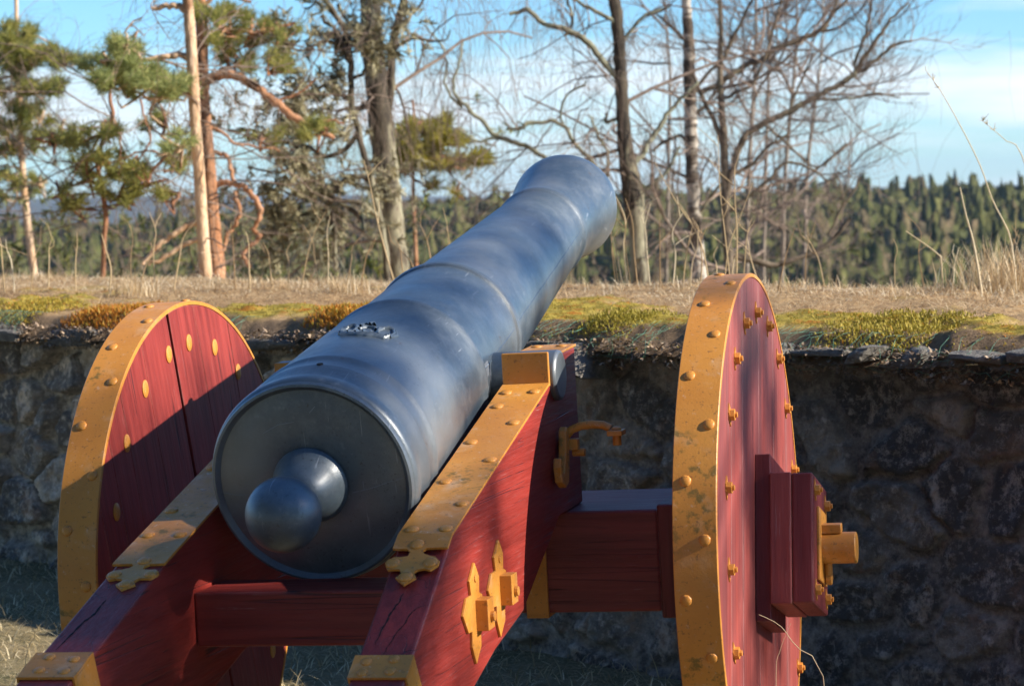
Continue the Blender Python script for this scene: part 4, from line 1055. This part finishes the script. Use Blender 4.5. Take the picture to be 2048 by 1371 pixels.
bare('leaning_tree', 'many-stemmed bare tree with long dark branches sweeping up to the right', 24.0,
     [[(1425, -200, 6), (1438, -20, 8), (1442, 60, 10), (1440, 140, 12), (1444, 220, 14), (1448, 290, 16), (1450, 360, 18), (1452, 440, 19), (1458, 520, 20), (1460, 580, 22)]],
     [[(1452, 400, 15), (1462, 330, 14), (1475, 290, 14), (1500, 262, 14), (1540, 240, 13), (1580, 222, 13), (1620, 200, 12), (1655, 176, 11), (1690, 155, 11), (1712, 130, 10), (1730, 90, 9), (1750, 60, 8), (1770, 30, 6), (1800, -10, 4)],
      [(1700, 150, 8), (1735, 130, 8), (1765, 115, 7), (1790, 95, 6), (1820, 82, 4)], [(1712, 130, 7), (1735, 70, 6), (1752, 20, 5), (1748, -40, 4)],
      [(1402, 188, 12), (1440, 170, 12), (1475, 150, 12), (1510, 135, 12), (1545, 120, 12), (1575, 98, 12), (1610, 85, 11), (1645, 65, 10), (1670, 45, 8), (1705, 10, 6), (1730, -30, 5)],
      [(1645, 65, 7), (1665, 30, 6), (1680, -20, 5)], [(1455, 300, 12), (1425, 245, 10), (1400, 200, 9), (1385, 150, 7)],
      [(1456, 500, 14), (1500, 515, 13), (1555, 522, 12), (1600, 512, 11), (1640, 495, 10), (1668, 465, 8), (1700, 430, 6)], [(1452, 420, 9), (1490, 385, 8), (1530, 350, 7), (1560, 310, 6), (1600, 320, 5), (1640, 350, 4)],
      [(1535, 255, 6), (1580, 290, 5), (1640, 330, 4), (1690, 280, 4)], [(1442, 120, 9), (1475, 60, 7), (1505, 0, 6), (1520, -40, 4)], [(1450, 350, 10), (1500, 330, 8), (1545, 290, 6), (1590, 260, 5)],
      [(1444, 200, 8), (1480, 190, 7), (1520, 160, 6), (1560, 40, 5), (1575, -20, 4)], [(1580, 222, 6), (1600, 170, 5), (1625, 120, 4)], [(1620, 200, 6), (1680, 205, 5), (1740, 190, 4), (1790, 200, 3)], [(1655, 470, 6), (1690, 400, 5), (1720, 350, 4)]],
     25, B_DARK, B_DARK, B_TWIG, 4.6, 1.2, -.35, 2, hang=90, rand_limbs=4, kids=(6, 5), spread=.6, upd=.35)
SLIM = [(1496, 9, .35), (1530, 7, .2), (1568, 8, .5), (1336, 7, .1), (1612, 7, .6)]
sl_lab = ['pale slim birch sapling between the leaning tree stem and its sweeping branches', 'slim birch sapling second in the thicket right of the leaning tree', 'light-barked sapling in the middle of the thicket under the sweeping branches',
          'slim birch sapling between the knotty birch and the straight birch', 'thin birch sapling towards the right of the thicket', 'thin birch sapling just right of the knotty birch trunk', 'rightmost thin sapling of the birch thicket', 'thin sapling between the straight birch and the leaning tree']
for k, (x, w_, ln_) in enumerate(SLIM):
    d_ = 30+1.7*k; L_ = ln_*60
    bare('birch_sapling', sl_lab[k], d_, [[(x-30+L_*1.8, -380+k*70, 4), (x-10+L_*1.2, -40+k*30, w_*.55), (x+L_*.7, 120+k*10, w_*.75), (x+L_*.3, 260, w_*.9), (x, 400, w_), (x-4, 560, w_*1.15)]],
         [], 40+k, B_SAP, B_SAP, B_TWIG, 4, 1.5, -.25, 2, hang=0, rand_limbs=11, kids=(4, 4), spread=.6)

# --- shrubs beyond the bank
def shrub(label, px, py_top, d, wpx, seed, leafy=0, lm=None, stem=B_TWIG, n=22):
    R = np.random.default_rng(seed)
    p = at(px, 560, d); g = float(hill_z(p.x, p.y)); base = Vector((p.x, p.y, g))
    H = at(px, py_top, d).z - g; Wd = wpx*d/4719
    t = new_tree('shrub', base, label, 'shrub'); T = Tubes(); ends = []
    for i in range(n):
        a = R.uniform(0, 2*math.pi); L = H*R.uniform(.55, .95)
        tip = np.array([math.cos(a)*Wd*.5*R.uniform(.2, 1), math.sin(a)*Wd*.5*R.uniform(.2, 1), H*.8])
        grow(T, np.array(base)+R.normal(size=3)*np.array([.1, .1, 0])*Wd*.3, tip/np.linalg.norm(tip), L, .022, 2, R, .1, .35, (7, 5), .6, .42, 4, ends)
    T.build('branches', stem, t)
    if leafy:
        C = np.array([e_[0] for e_ in ends]); pick = R.integers(0, len(C), leafy)
        Dd = R.normal(size=(leafy, 3)); Dd /= np.linalg.norm(Dd, axis=1)[:, None]
        needle_mesh('foliage', C[pick]+R.normal(size=(leafy, 3))*.25, Dd, R, lm, t, per=10, ln=.13, wd=.016, spread=1.1)
    return t
L_OLIVE = leaf_mat('olive_shrub_leaves', (.045, .06, .018), (.12, .13, .04), (.20, .18, .06))
L_JUN = leaf_mat('yellow_green_shrub_leaves', (.08, .10, .02), (.19, .20, .04), (.27, .25, .05))
for a in [('dark olive bush at the left edge under the thin pine', 30, 455, 34, 210, 61, 1500, L_OLIVE), ('yellow-green bush left of the drooping pine stem', 130, 445, 38, 190, 62, 1500, L_JUN),
          ('olive bush behind the low limbs of the slim pine', 300, 440, 36, 200, 63, 1500, L_OLIVE), ('low bright green juniper between the thick pine and the crooked tree', 590, 470, 30, 190, 64, 1500, L_JUN),
          ('brown-twigged bush right of the thick pine trunk', 505, 430, 40, 170, 65, 300, L_OLIVE), ('olive bush behind the foot of the big dark birch', 705, 455, 36, 160, 66, 1300, L_OLIVE),
          ('brown leafless bush beside the barrel', 870, 480, 34, 150, 67, 250, L_OLIVE), ('reddish-brown leafless bush left of the straight birch', 1335, 470, 34, 130, 68, 120, L_OLIVE),
          ('wide brown leafless thicket right of the right wheel', 1560, 440, 33, 260, 69, 150, L_OLIVE), ('brown leafless bush at the right end of the thicket', 1690, 425, 36, 190, 70, 120, L_OLIVE),
          ('small brown bush below the muzzle', 1180, 500, 30, 120, 71, 100, L_OLIVE), ('olive bush low behind the drooping pine', 215, 470, 30, 130, 72, 1100, L_OLIVE)]:
    shrub(*a)

# ------------------------------------------------------------------ far wood (too many to count)
def forest(name, mat, specs, seed):
    """lumpy crowns: rings of a cone or a dome, every vertex pushed in or out"""
    R = np.random.default_rng(seed); V, Q, C = [], [], []; n0 = 0
    nl, m = 9, 11
    for (x, y, z, h, r, kind, tn_) in specs:
        f = np.linspace(0, 1, nl)
        if kind: pr_ = (1-f)**.9*(.25+.75*np.minimum(1, f*7)); z0, z1 = .42, 1.0
        else: pr_ = np.sqrt(np.clip(1-(2*f-1)**2, 0, 1))*(1.05-.35*f); z0, z1 = .58, 1.0
        th = np.arange(m)*2*np.pi/m + R.uniform(0, 6)
        rr = r*pr_[:, None]*(1+.42*R.normal(size=(nl, m)))*(1+.22*((np.arange(nl) % 2)*2-1))[:, None]
        zz = z+h*(z0+(z1-z0)*f)[:, None] + h*.055*R.normal(size=(nl, m)); zz[-1] = z+h
        sx_, sy_ = x+np.cumsum(R.normal(size=nl)*.06)[:, None], y
        P = np.stack([sx_+rr*np.cos(th), sy_+rr*np.sin(th), zz], -1)
        idx = n0+np.arange(nl*m).reshape(nl, m); nx = np.roll(idx, -1, 1)
        V.append(P.reshape(-1, 3)); Q.append(np.stack([idx[:-1], nx[:-1], nx[1:], idx[1:]], -1).reshape(-1, 4)); n0 += nl*m
        C.append(np.clip(tn_+R.normal()*.05+.07*R.normal(size=nl*m), 0, 1))
    return raw_mesh(name, np.concatenate(V), quads=np.concatenate(Q), mat=mat, smooth=True, colors={'tint': np.concatenate(C)})
fm = Mat('mixed_forest_canopy', rough=.8, spec=.1)
ft = fm.attr('tint').outputs['Fac']
fc = fm.mix(fm.ramp(ft, 0, .3), (.062, .070, .026), (.125, .130, .042))
fc = fm.mix(fm.ramp(ft, .3, .6), fc, (.19, .185, .06)); fc = fm.mix(fm.ramp(ft, .66, .78), fc, (.21, .155, .09))
fm.color(fm.mix(fm.ramp(fm.noise(1.3, 4, .7), .38, .66, .75, 0), fc, (.045, .055, .02))).bump(fm.noise(1.6, 4, .7), 1.0, .5)
specs = []
R = np.random.default_rng(77)
for _ in range(11000):
    d_ = 170 * (480/170)**R.uniform(0, 1)**.8
    a_ = R.uniform(-.30, .30); x_, y_ = d_*math.sin(a_), d_*math.cos(a_)
    kind = R.uniform() < (.15 + .15*(x_/d_ > .12)); h_ = R.uniform(12, 17.5) if kind else R.uniform(10, 15)
    tn_ = R.choice([.15, .25, .35, .5, .6, .85], p=[.12, .2, .2, .2, .13, .15]) + .12*(vnoise(x_*.03, y_*.03, 9)-.5)
    specs.append((x_, y_, float(hill_z(x_, y_)), h_, R.uniform(1.7, 2.6) if kind else R.uniform(2.2, 3.9), kind, tn_))
for _ in range(420):            # unseen trees added behind the viewer to block low sky light
    d_ = R.uniform(28, 52); a_ = R.uniform(math.pi*.52, math.pi*1.55); x_, y_ = d_*math.sin(a_), d_*math.cos(a_)
    if abs(a_-math.pi*.577) < .20: continue
    specs.append((x_, y_, 0.0, R.uniform(17, 24), R.uniform(2.5, 4.0), R.uniform() < .8, R.uniform(.05, .5)))
fo = tag(forest('forest', fm.m, specs, 5), 'distant mixed wood of spruce and pine covering the hillside beyond the bank, plus unseen trees added behind the viewer', 'forest', kind='stuff')

# ------------------------------------------------------------------ trees behind the photographer, casting the broken shade
def shade_pine(label, x, y, h, boughs, seed, r0=.15):
    """a pine to the right of the view; boughs: (point on the gun, metres towards the sun, spread, shoots)"""
    R = np.random.default_rng(seed); z0 = float(ground_z(x, y))
    t = new_tree('pine_tree', (x, y, z0), label)
    T = Tubes(); P = smooth_path([(x, y, z0), (x+.1, y-.05, z0+h*.35), (x-.1, y+.1, z0+h*.7), (x+.05, y, z0+h)], 16); T.add(P, np.linspace(r0, .04, 16), 10); T.build('trunk', B_PINE, t)
    T = Tubes(); C, D = [], []
    for (tg, dist, sp, n) in boughs:
        c = Nw @ Vector((tg[0], tg[1], tg[2])) + Vector((-0.16711383, 6.65073199, 0.75)) + SUN*dist
        root = np.array([x, y, min(z0+h-.2, c.z-.5)]); cc = np.array(tuple(c)); mid = root*.45+cc*.55+np.array([0, 0, .15])
        T.add(smooth_path([root, mid, cc], 9), np.linspace(.03, .008, 9), 6)
        k = max(2, n//16); hubs = cc + R.normal(size=(k, 3))*np.array(sp)
        for q in hubs: T.add(smooth_path([cc, (cc+q)/2+R.normal(size=3)*.05, q], 5), np.linspace(.008, .003, 5), 4)
        for _ in range(n):
            q = hubs[R.integers(k)]+R.normal(size=3)*.07; C.append(q); v = R.normal(size=3)+np.array([0, 0, .5]); D.append(v/np.linalg.norm(v))
    T.build('limb', B_PINE, t)
    needle_mesh('crown', C, D, R, L_PINE, t, per=12, ln=.08, wd=.0035)
    return t
shade_pine('pine out of view to the right, shading the gun carriage', 13.4, .2, 11.5, [
    ((-.28, -1.62, .10), 13.5, (.10, .16, .16), 420), ((-.30, -1.95, .0), 13.7, (.12, .22, .20), 420), ((.33, -1.72, .02), 13.0, (.10, .18, .06), 130),
    ((.875, .25, .42), 12.9, (.05, .05, .22), 60), ((.875, -.12, .50), 12.7, (.04, .04, .25), 50), ((.875, -.30, -.35), 13.1, (.05, .06, .2), 50),
    ((-.05, .35, .72), 14.0, (.12, .26, .12), 130), ((0, -.55, .70), 13.6, (.12, .25, .10), 90), ((0, -1.0, .60), 13.9, (.10, .14, .10), 60),
    ((.875, .1, .52), 13.2, (.12, .16, .16), 70), ((.875, -.2, .1), 13.0, (.10, .10, .22), 50), ((.875, .3, -.1), 13.4, (.10, .10, .2), 60), ((.38, -.95, .2), 12.8, (.10, .14, .12), 35),
    ((1.0, 0, .0), 13.2, (.12, .18, .18), 90)], 91)

# ------------------------------------------------------------------ grass, moss, stalks, netting
def blades(name, P, R, ln, wd, mat, lean=.6, flat=0.0, tint=None, parent=None, curl=.5):
    """thin bent blades rooted at the points P"""
    n = len(P); a = R.uniform(0, 2*np.pi, n); L = ln*R.uniform(.45, 1.35, n); le = np.clip(R.normal(size=n)*lean*.5+lean, 0, 1.5)+flat
    h = np.stack([np.cos(a), np.sin(a), np.zeros(n)], 1); up = np.array([0, 0, 1.])
    d1 = h*np.sin(le)[:, None]+up*np.cos(le)[:, None]; le2 = le+curl*R.uniform(.2, 1.4, n); d2 = h*np.sin(le2)[:, None]+up*np.cos(le2)[:, None]
    sd = np.stack([-np.sin(a), np.cos(a), np.zeros(n)], 1)*(wd*R.uniform(.6, 1.4, n))[:, None]/2
    m = P+d1*(L*.55)[:, None]; t = m+d2*(L*.5)[:, None]
    V = np.stack([P-sd, P+sd, m+sd*.8, m-sd*.8, t+sd*.2, t-sd*.2], 1).reshape(-1, 3)
    b = np.arange(n)[:, None]*6
    q = np.concatenate([b+np.array([0, 1, 2, 3]), b+np.array([3, 2, 4, 5])])
    tv = np.repeat(R.uniform(0, 1, n) if tint is None else tint, 6)
    return raw_mesh(name, V, quads=q, mat=mat, colors={'tint': tv}, parent=parent)
G_STRAW = leaf_mat('dry_straw', (.34, .215, .10), (.70, .54, .32), (.86, .76, .54), .35)
G_LAWN = leaf_mat('winter_grass', (.30, .23, .11), (.62, .50, .28), (.86, .75, .50), .35)
G_MOSS = leaf_mat('moss_tufts', (.22, .20, .025), (.46, .36, .06), (.50, .19, .025), .3)
R = np.random.default_rng(31)
# straw lying over the bank
n = 46000
u = R.uniform(0, 1, n)**.85*-9.6+2.4; w = 2.5*R.uniform(0, 1, n)**.8+.05
keep = (moss_f(u, w) < .35) | (R.uniform(size=n) < .30); u, w = u[keep], w[keep]
x, y = uw(u, w); P = np.stack([x, y, bank_z(u, w)+.008], 1)
tn_ = np.clip(R.uniform(0, 1, len(u))*(.45+.65*np.clip((w-.3)/1.2, 0, 1)) + .5*(vnoise(u*2, w*2, 45)-.5), 0, 1)
tag(blades('straw', P, R, .070, .0032, G_STRAW, .6, .95, tn_), 'matted pale straw covering the top of the turf bank', 'dry grass', kind='stuff')
n = 7500
u = R.uniform(-7.4, 2.6, n); w = 2.0+R.normal(size=n)*.25
x, y = uw(u, w); P = np.stack([x, y, bank_z(u, w)], 1); sel = vnoise(u*3, u*0, 15) > .48
tag(blades('ridge_grass', P[sel], R, .060, .0032, G_STRAW, .7), 'short dry grass standing along the crest of the bank', 'dry grass', kind='stuff')
# moss cushions along the front edge
n = 42000
u = R.uniform(-4.2, 3.4, n); w = R.uniform(-.14, 1.3, n); k_ = moss_f(u, w) > R.uniform(.25, .9, n); u, w = u[k_], w[k_]
x, y = uw(u, w); z = bank_h(u, w, x, y)
tn_ = np.clip(.35 + 1.6*(vnoise(u*2.0+3, w*3, 22)-.42) + R.normal(size=len(u))*.12, 0, 1)
tag(blades('moss', np.stack([x, y, z-.004], 1), R, .012, .0060, G_MOSS, .6, .2, tn_), 'yellow and rust-brown moss cushions along the front edge of the bank', 'moss', kind='stuff')
def moss_patch(pxc, pyc, wpx, hpx, n, tn0, lab, ln=.05):
    p = None
    c = []
    for _ in range(n):
        a, r = R.uniform(0, 6.28), R.uniform(0, 1)**.5
        px_, w_ = pxc+wpx*r*math.cos(a), R.uniform(-.10, .28)
        uu, zz = u_of_px(px_, py=pyc); X, Y = uw(uu, w_); c.append((X, Y, float(bank_h(np.array([uu]), np.array([w_]), 0, 0)[0])+.02*R.uniform()))
    o = blades('moss_cushion', np.array(c), R, ln*.42, .0048, G_MOSS, .35, 0, np.clip(tn0+R.normal(size=n)*.13, 0, 1))
    return tag(o, lab, 'moss')
moss_patch(205, 612, 62, 20, 3400, .92, 'tall rust-red moss cushion left of the left wheel')
moss_patch(690, 618, 60, 20, 3000, .85, 'orange-brown moss cushion just left of the barrel')
moss_patch(1225, 625, 60, 20, 2400, .42, 'bright yellow moss cushion left of the right wheel', .03)
moss_patch(40, 618, 60, 20, 2000, .62, 'yellow-orange moss cushion at the left edge', .035)
moss_patch(1760, 655, 120, 20, 3600, .50, 'wide yellow moss cushion right of the right wheel', .03)
# soil crumbs and roots hanging under the turf edge
n = 9000; u = R.uniform(-4.2, 3.4, n); w = -.10-.08*R.uniform(0, 1, n); x, y = uw(u, w)
z = bank_z(u, 0*u)-.035-.10*R.uniform(0, 1, n)
sm_ = leaf_mat('soil_crumbs', (.12, .085, .055), (.32, .23, .15), (.50, .38, .26), 0)
tag(blades('soil', np.stack([x, y, z], 1), R, .020, .010, sm_, .9, .4), 'crumbling soil and roots under the edge of the turf', 'soil', kind='stuff')
# green plastic netting
nm = Mat('green_plastic_thread', (.10, .27, .18), .5)
def net_run(x0, x1, step, drop, lab, seed):
    T = Tubes()
    r = np.random.default_rng(seed); ua, ub = u_of_px(x0)[0], u_of_px(x1)[0]
    u_ = ua
    while u_ < ub:
        L = drop*r.uniform(.5, 1.2); u1 = u_+r.normal()*.012; pts = []
        for f in np.linspace(0, 1, 7):
            w_ = .03-.20*math.sin(f*1.7); X, Y = uw(u1+.02*math.sin(f*3)*r.uniform(-1, 1.6), w_); z_ = float(bank_z(np.array([u1]), np.array([0.]))[0])+.018-L*f**1.5+.01*math.sin(f*9+seed)
            pts.append((X, Y, z_))
        T.add(pts, [.0007]*7, 3); u_ += step*r.uniform(.6, 1.5)
    for k_ in range(3):
        pts = []
        for uu in np.linspace(ua, ub, max(6, int((ub-ua)/.03))):
            X, Y = uw(uu, -.13-.012*k_+.01*r.normal()); pts.append((X, Y, 1.228-.034*k_-.004*uu+.008*r.normal()))
        T.add(pts, [.0007]*len(pts), 3)
    tag(T.build('netting', nm.m), lab, 'netting')
PO = Vector((0, 0, 0))
for j, a in enumerate([(-40, 90, .018, .10, 'green netting over the wall edge at the far left'), (470, 520, .02, .09, 'small scrap of green netting between the left wheel and the barrel'), (1080, 1200, .032, .08, 'green netting above the front of the right cheek, under the muzzle'),
        (1230, 1370, .032, .11, 'curling green netting over the wall edge left of the right wheel'), (1560, 1680, .027, .09, 'green netting directly right of the right wheel top'), (1700, 1850, .042, .10, 'green netting second from the right on the wall edge'), (1880, 2080, .05, .11, 'green netting at the right edge of the wall top')]): net_run(*a, 200+j)
# lawn grass
n = 60000; x = R.uniform(-3.4, 2.6, n); y = R.uniform(5.8, 11.6, n); uu, ww = to_uw(x, y); k_ = (ww < -.05) & (ww > -4.5); x, y = x[k_], y[k_]
tag(blades('lawn_grass', np.stack([x, y, ground_z(x, y)-.004], 1), R, .085, .0036, G_LAWN, .9, .5), 'matted winter grass on the ground below the cannon and wall', 'grass', kind='stuff')

# tall dry stalks on the bank, each its own thing
stalk_m = leaf_mat('dry_stalk', (.36, .24, .12), (.62, .48, .28), (.78, .68, .48), .2)
def stalk(pts, d, label, w=3.2, group=None, tn=.6, fork=0, name='dry_stalk', seedhead=0):
    global PO
    P = [at(px, py, d) for px, py in pts]; uu, ww = to_uw(P[0].x, P[0].y)
    P[0].z = float(bank_z(np.array([uu]), np.array([ww]))[0])-.01
    PO = P[0].copy(); T = Tubes(); S = smooth_path(P, max(8, len(P)*3)); r = w*d/4719/2
    T.add(S, np.linspace(r, r*.35, len(S)), 5, tn)
    rr = np.random.default_rng(int(abs(pts[0][0]*7+pts[-1][1])))
    for _ in range(fork):
        i = rr.integers(len(S)//3, len(S)-1); q = S[i]+rr.normal(size=3)*np.array([.06, .03, .02])+np.array([0, 0, .09]); T.add([S[i], (S[i]+q)/2+rr.normal(size=3)*.008, q], [r*.5, r*.4, r*.25], 4, tn)
    for _ in range(seedhead):
        i = rr.integers(int(len(S)*.82), len(S)); q = S[i]+rr.normal(size=3)*.012+np.array([0, 0, .014]); T.add([S[i], q], [r*.7, r*.3], 3, tn)
    o = T.build(name, stalk_m); o.location = PO
    if label: tag(o, label, 'dry stalk', group)
    return o
PO = Vector((0, 0, 0))
stalk([(2032, 560), (2022, 480), (1985, 400), (1960, 330), (1920, 250), (1880, 180), (1852, 142)], 10.2, 'longest bending grass stalk, reaching far up the sky at the right', 3.6, seedhead=10, tn=.9)
stalk([(1965, 560), (1948, 490), (1932, 430), (1920, 374)], 10.0, 'pale stiff stalk leaning left near the right edge', 5.5, tn=.9)
stalk([(1886, 560), (1882, 520), (1878, 510), (1850, 488), (1812, 462)], 10.4, 'broken stalk bent sharply to the left, right of the right wheel', 4.5, tn=.8)
stalk([(2120, 420), (2048, 322), (2010, 280), (1966, 242)], 9.8, 'thin grass stalk with a seed head entering from the right edge', 3.0, tn=.9, seedhead=14)
stalk([(796, 545), (770, 500), (752, 430), (742, 380), (728, 320)], 11.4, 'tall thin stalk in front of the big dark birch', 3.6, fork=2)
stalk([(214, 545), (222, 540), (212, 500), (203, 468)], 12.0, 'pale leaning stalk below the drooping pine', 4.0)
stalk([(1462, 545), (1450, 470), (1440, 380), (1436, 270)], 10.8, 'tallest thin stalk above the right wheel', 3.4, fork=3)
stalk([(1472, 545), (1474, 470), (1470, 400), (1469, 345)], 10.8, 'upright stalk right beside the tallest one above the right wheel', 4.0, fork=3)
stalk([(1420, 548), (1400, 480), (1350, 400), (1310, 325), (1382, 305)][:4], 10.9, 'long stalk slanting left between the muzzle and the right wheel', 3.4, fork=2)
stalk([(1448, 548), (1456, 500), (1478, 440), (1506, 365)], 10.9, 'stalk slanting right above the right wheel', 3.0, fork=1)
stalk([(1555, 560), (1572, 510), (1590, 455)], 10.6, 'short reddish stalk leaning right, just right of the right wheel', 3.2, tn=.1)
GS = 'thin dry stalks along the crest of the bank'
rs = np.random.default_rng(99)
spots = [8, 28, 60, 95, 150, 262, 275, 310, 345, 470, 500, 545, 575, 600, 640, 655, 690, 720, 810, 842, 870, 905, 1232, 1238, 1245, 1255, 1262, 1275, 1300, 1320, 1345, 1365, 1380, 1400, 1432, 1462, 1485, 1520, 1610, 1650, 1790, 1850, 1905, 2005, 2040]
ZONES = [(0, 200, 'left of the drooping pine stem'), (200, 400, 'between the drooping pine stem and the slim pine'), (400, 780, 'between the thick pine and the big dark birch'), (780, 1000, 'between the big dark birch and the barrel'),
         (1000, 1290, 'in the bunch under the muzzle'), (1290, 1410, 'between the knotty birch and the right wheel'), (1410, 1540, 'rising behind the top of the right wheel'), (1540, 1960, 'right of the right wheel'), (1960, 2100, 'in front of the tussock at the right edge')]
ORD = ['first', 'second', 'third', 'fourth', 'fifth', 'sixth', 'seventh', 'eighth', 'ninth', 'tenth', 'eleventh']
cnt = {}
for i, s_ in enumerate(spots):
    zn = [z for z in ZONES if z[0] <= s_ < z[1]][0][2]; k_ = cnt.get(zn, 0); cnt[zn] = k_+1
    bunch = 1225 < s_ < 1280
    tall = rs.uniform(110, 170) if bunch else rs.uniform(50, 130)
    ln_ = -rs.uniform(15, 40) if bunch else rs.normal()*28
    d_ = 12.6-(s_/2048)*2.0
    stalk([(s_, 552), (s_+ln_*.3, 552-tall*.35), (s_+ln_*.5+rs.normal()*5, 552-tall*.7), (s_+ln_, 552-tall)], d_, ORD[k_]+' thin dry stalk from the left, '+zn, rs.uniform(2.2, 3.6), GS, rs.uniform(0, 1), fork=rs.integers(0, 3))
PO = Vector((0, 0, 0))
# grass tussock at the right edge of the bank
def tussock(px, d, n, ln, lab, spread=.10):
    p = at(px, 545, d); uu, ww = to_uw(p.x, p.y); z = float(bank_z(np.array([uu]), np.array([ww]))[0])
    Q = np.array([p.x, p.y, z])+R.normal(size=(n, 3))*np.array([spread, spread, .0])
    return tag(blades('grass_tussock', Q, R, ln, .0032, G_STRAW, .30, 0, np.clip(R.normal(size=n)*.25+.6, 0, 1)), lab, 'grass tuft')
tussock(2035, 10.3, 750, .19, 'dense straw-coloured grass tussock on the bank at the right edge', .13)
tussock(700, 11.6, 160, .10, 'small pale grass tuft on the crest left of the barrel', .06)
tussock(268, 12.0, 200, .12, 'small grass tuft on the crest above the left wheel', .06)
# drooping blades in front of the wall at lower right and by the wheel
def low_stalk(pts, d, label, w=2.4):
    global PO
    P = [at(px, py, d) for px, py in pts]; P[0].z = float(ground_z(P[0].x, P[0].y)); PO = P[0].copy(); T = Tubes()
    S = smooth_path(P, 12); r = w*d/4719/2; T.add(S, np.linspace(r, r*.4, 12), 4, .8); o = T.build('grass_stalk', stalk_m); o.location = PO
    tag(o, label, 'grass stalk')
low_stalk([(1660, 1480), (1650, 1371), (1590, 1290), (1560, 1250), (1518, 1228)], 6.0, 'pale grass blade arching left in front of the right wheel hub')
low_stalk([(1556, 1480), (1552, 1371), (1560, 1300), (1582, 1245)], 6.0, 'thin dark grass blade standing in front of the right wheel', 1.6)
low_stalk([(1715, 1400), (1720, 1360), (1735, 1330), (1748, 1322)], 8.2, 'short grass blade at the wall foot, bottom right')
low_stalk([(1728, 1420), (1740, 1370), (1770, 1335), (1805, 1308)], 8.2, 'grass blade leaning right at the wall foot, bottom right')
low_stalk([(1760, 1400), (1810, 1355), (1870, 1335), (1950, 1310), (2010, 1285)], 8.0, 'long grass blade lying right along the wall foot')
low_stalk([(1890, 1420), (1885, 1360), (1850, 1345), (1770, 1372)], 8.0, 'grass blade bent over to the left at the wall foot')
low_stalk([(30, 1500), (50, 1330), (70, 1270), (45, 1230), (30, 1371)][:4], 6.3, 'thin bent wire-like grass blade at the lower left corner', 1.6)
PO = Vector((0, 0, 0))

# ------------------------------------------------------------------ air between here and the far hills
bm = bmesh.new(); add_box(bm, (-6200, -70, -112), (6200, 6400, 62))
hzm = bpy.data.materials.new('haze'); hzm.use_nodes = True; hn = hzm.node_tree.nodes; hn.clear()
pv_ = hn.new('ShaderNodeVolumePrincipled'); pv_.inputs['Color'].default_value = (.62, .80, 1.0, 1); pv_.inputs['Density'].default_value = 1.2e-4; pv_.inputs['Anisotropy'].default_value = .2
ho = hn.new('ShaderNodeOutputMaterial'); hzm.node_tree.links.new(pv_.outputs[0], ho.inputs['Volume'])
tag(finish(bm, 'haze', hzm), kind='stuff')
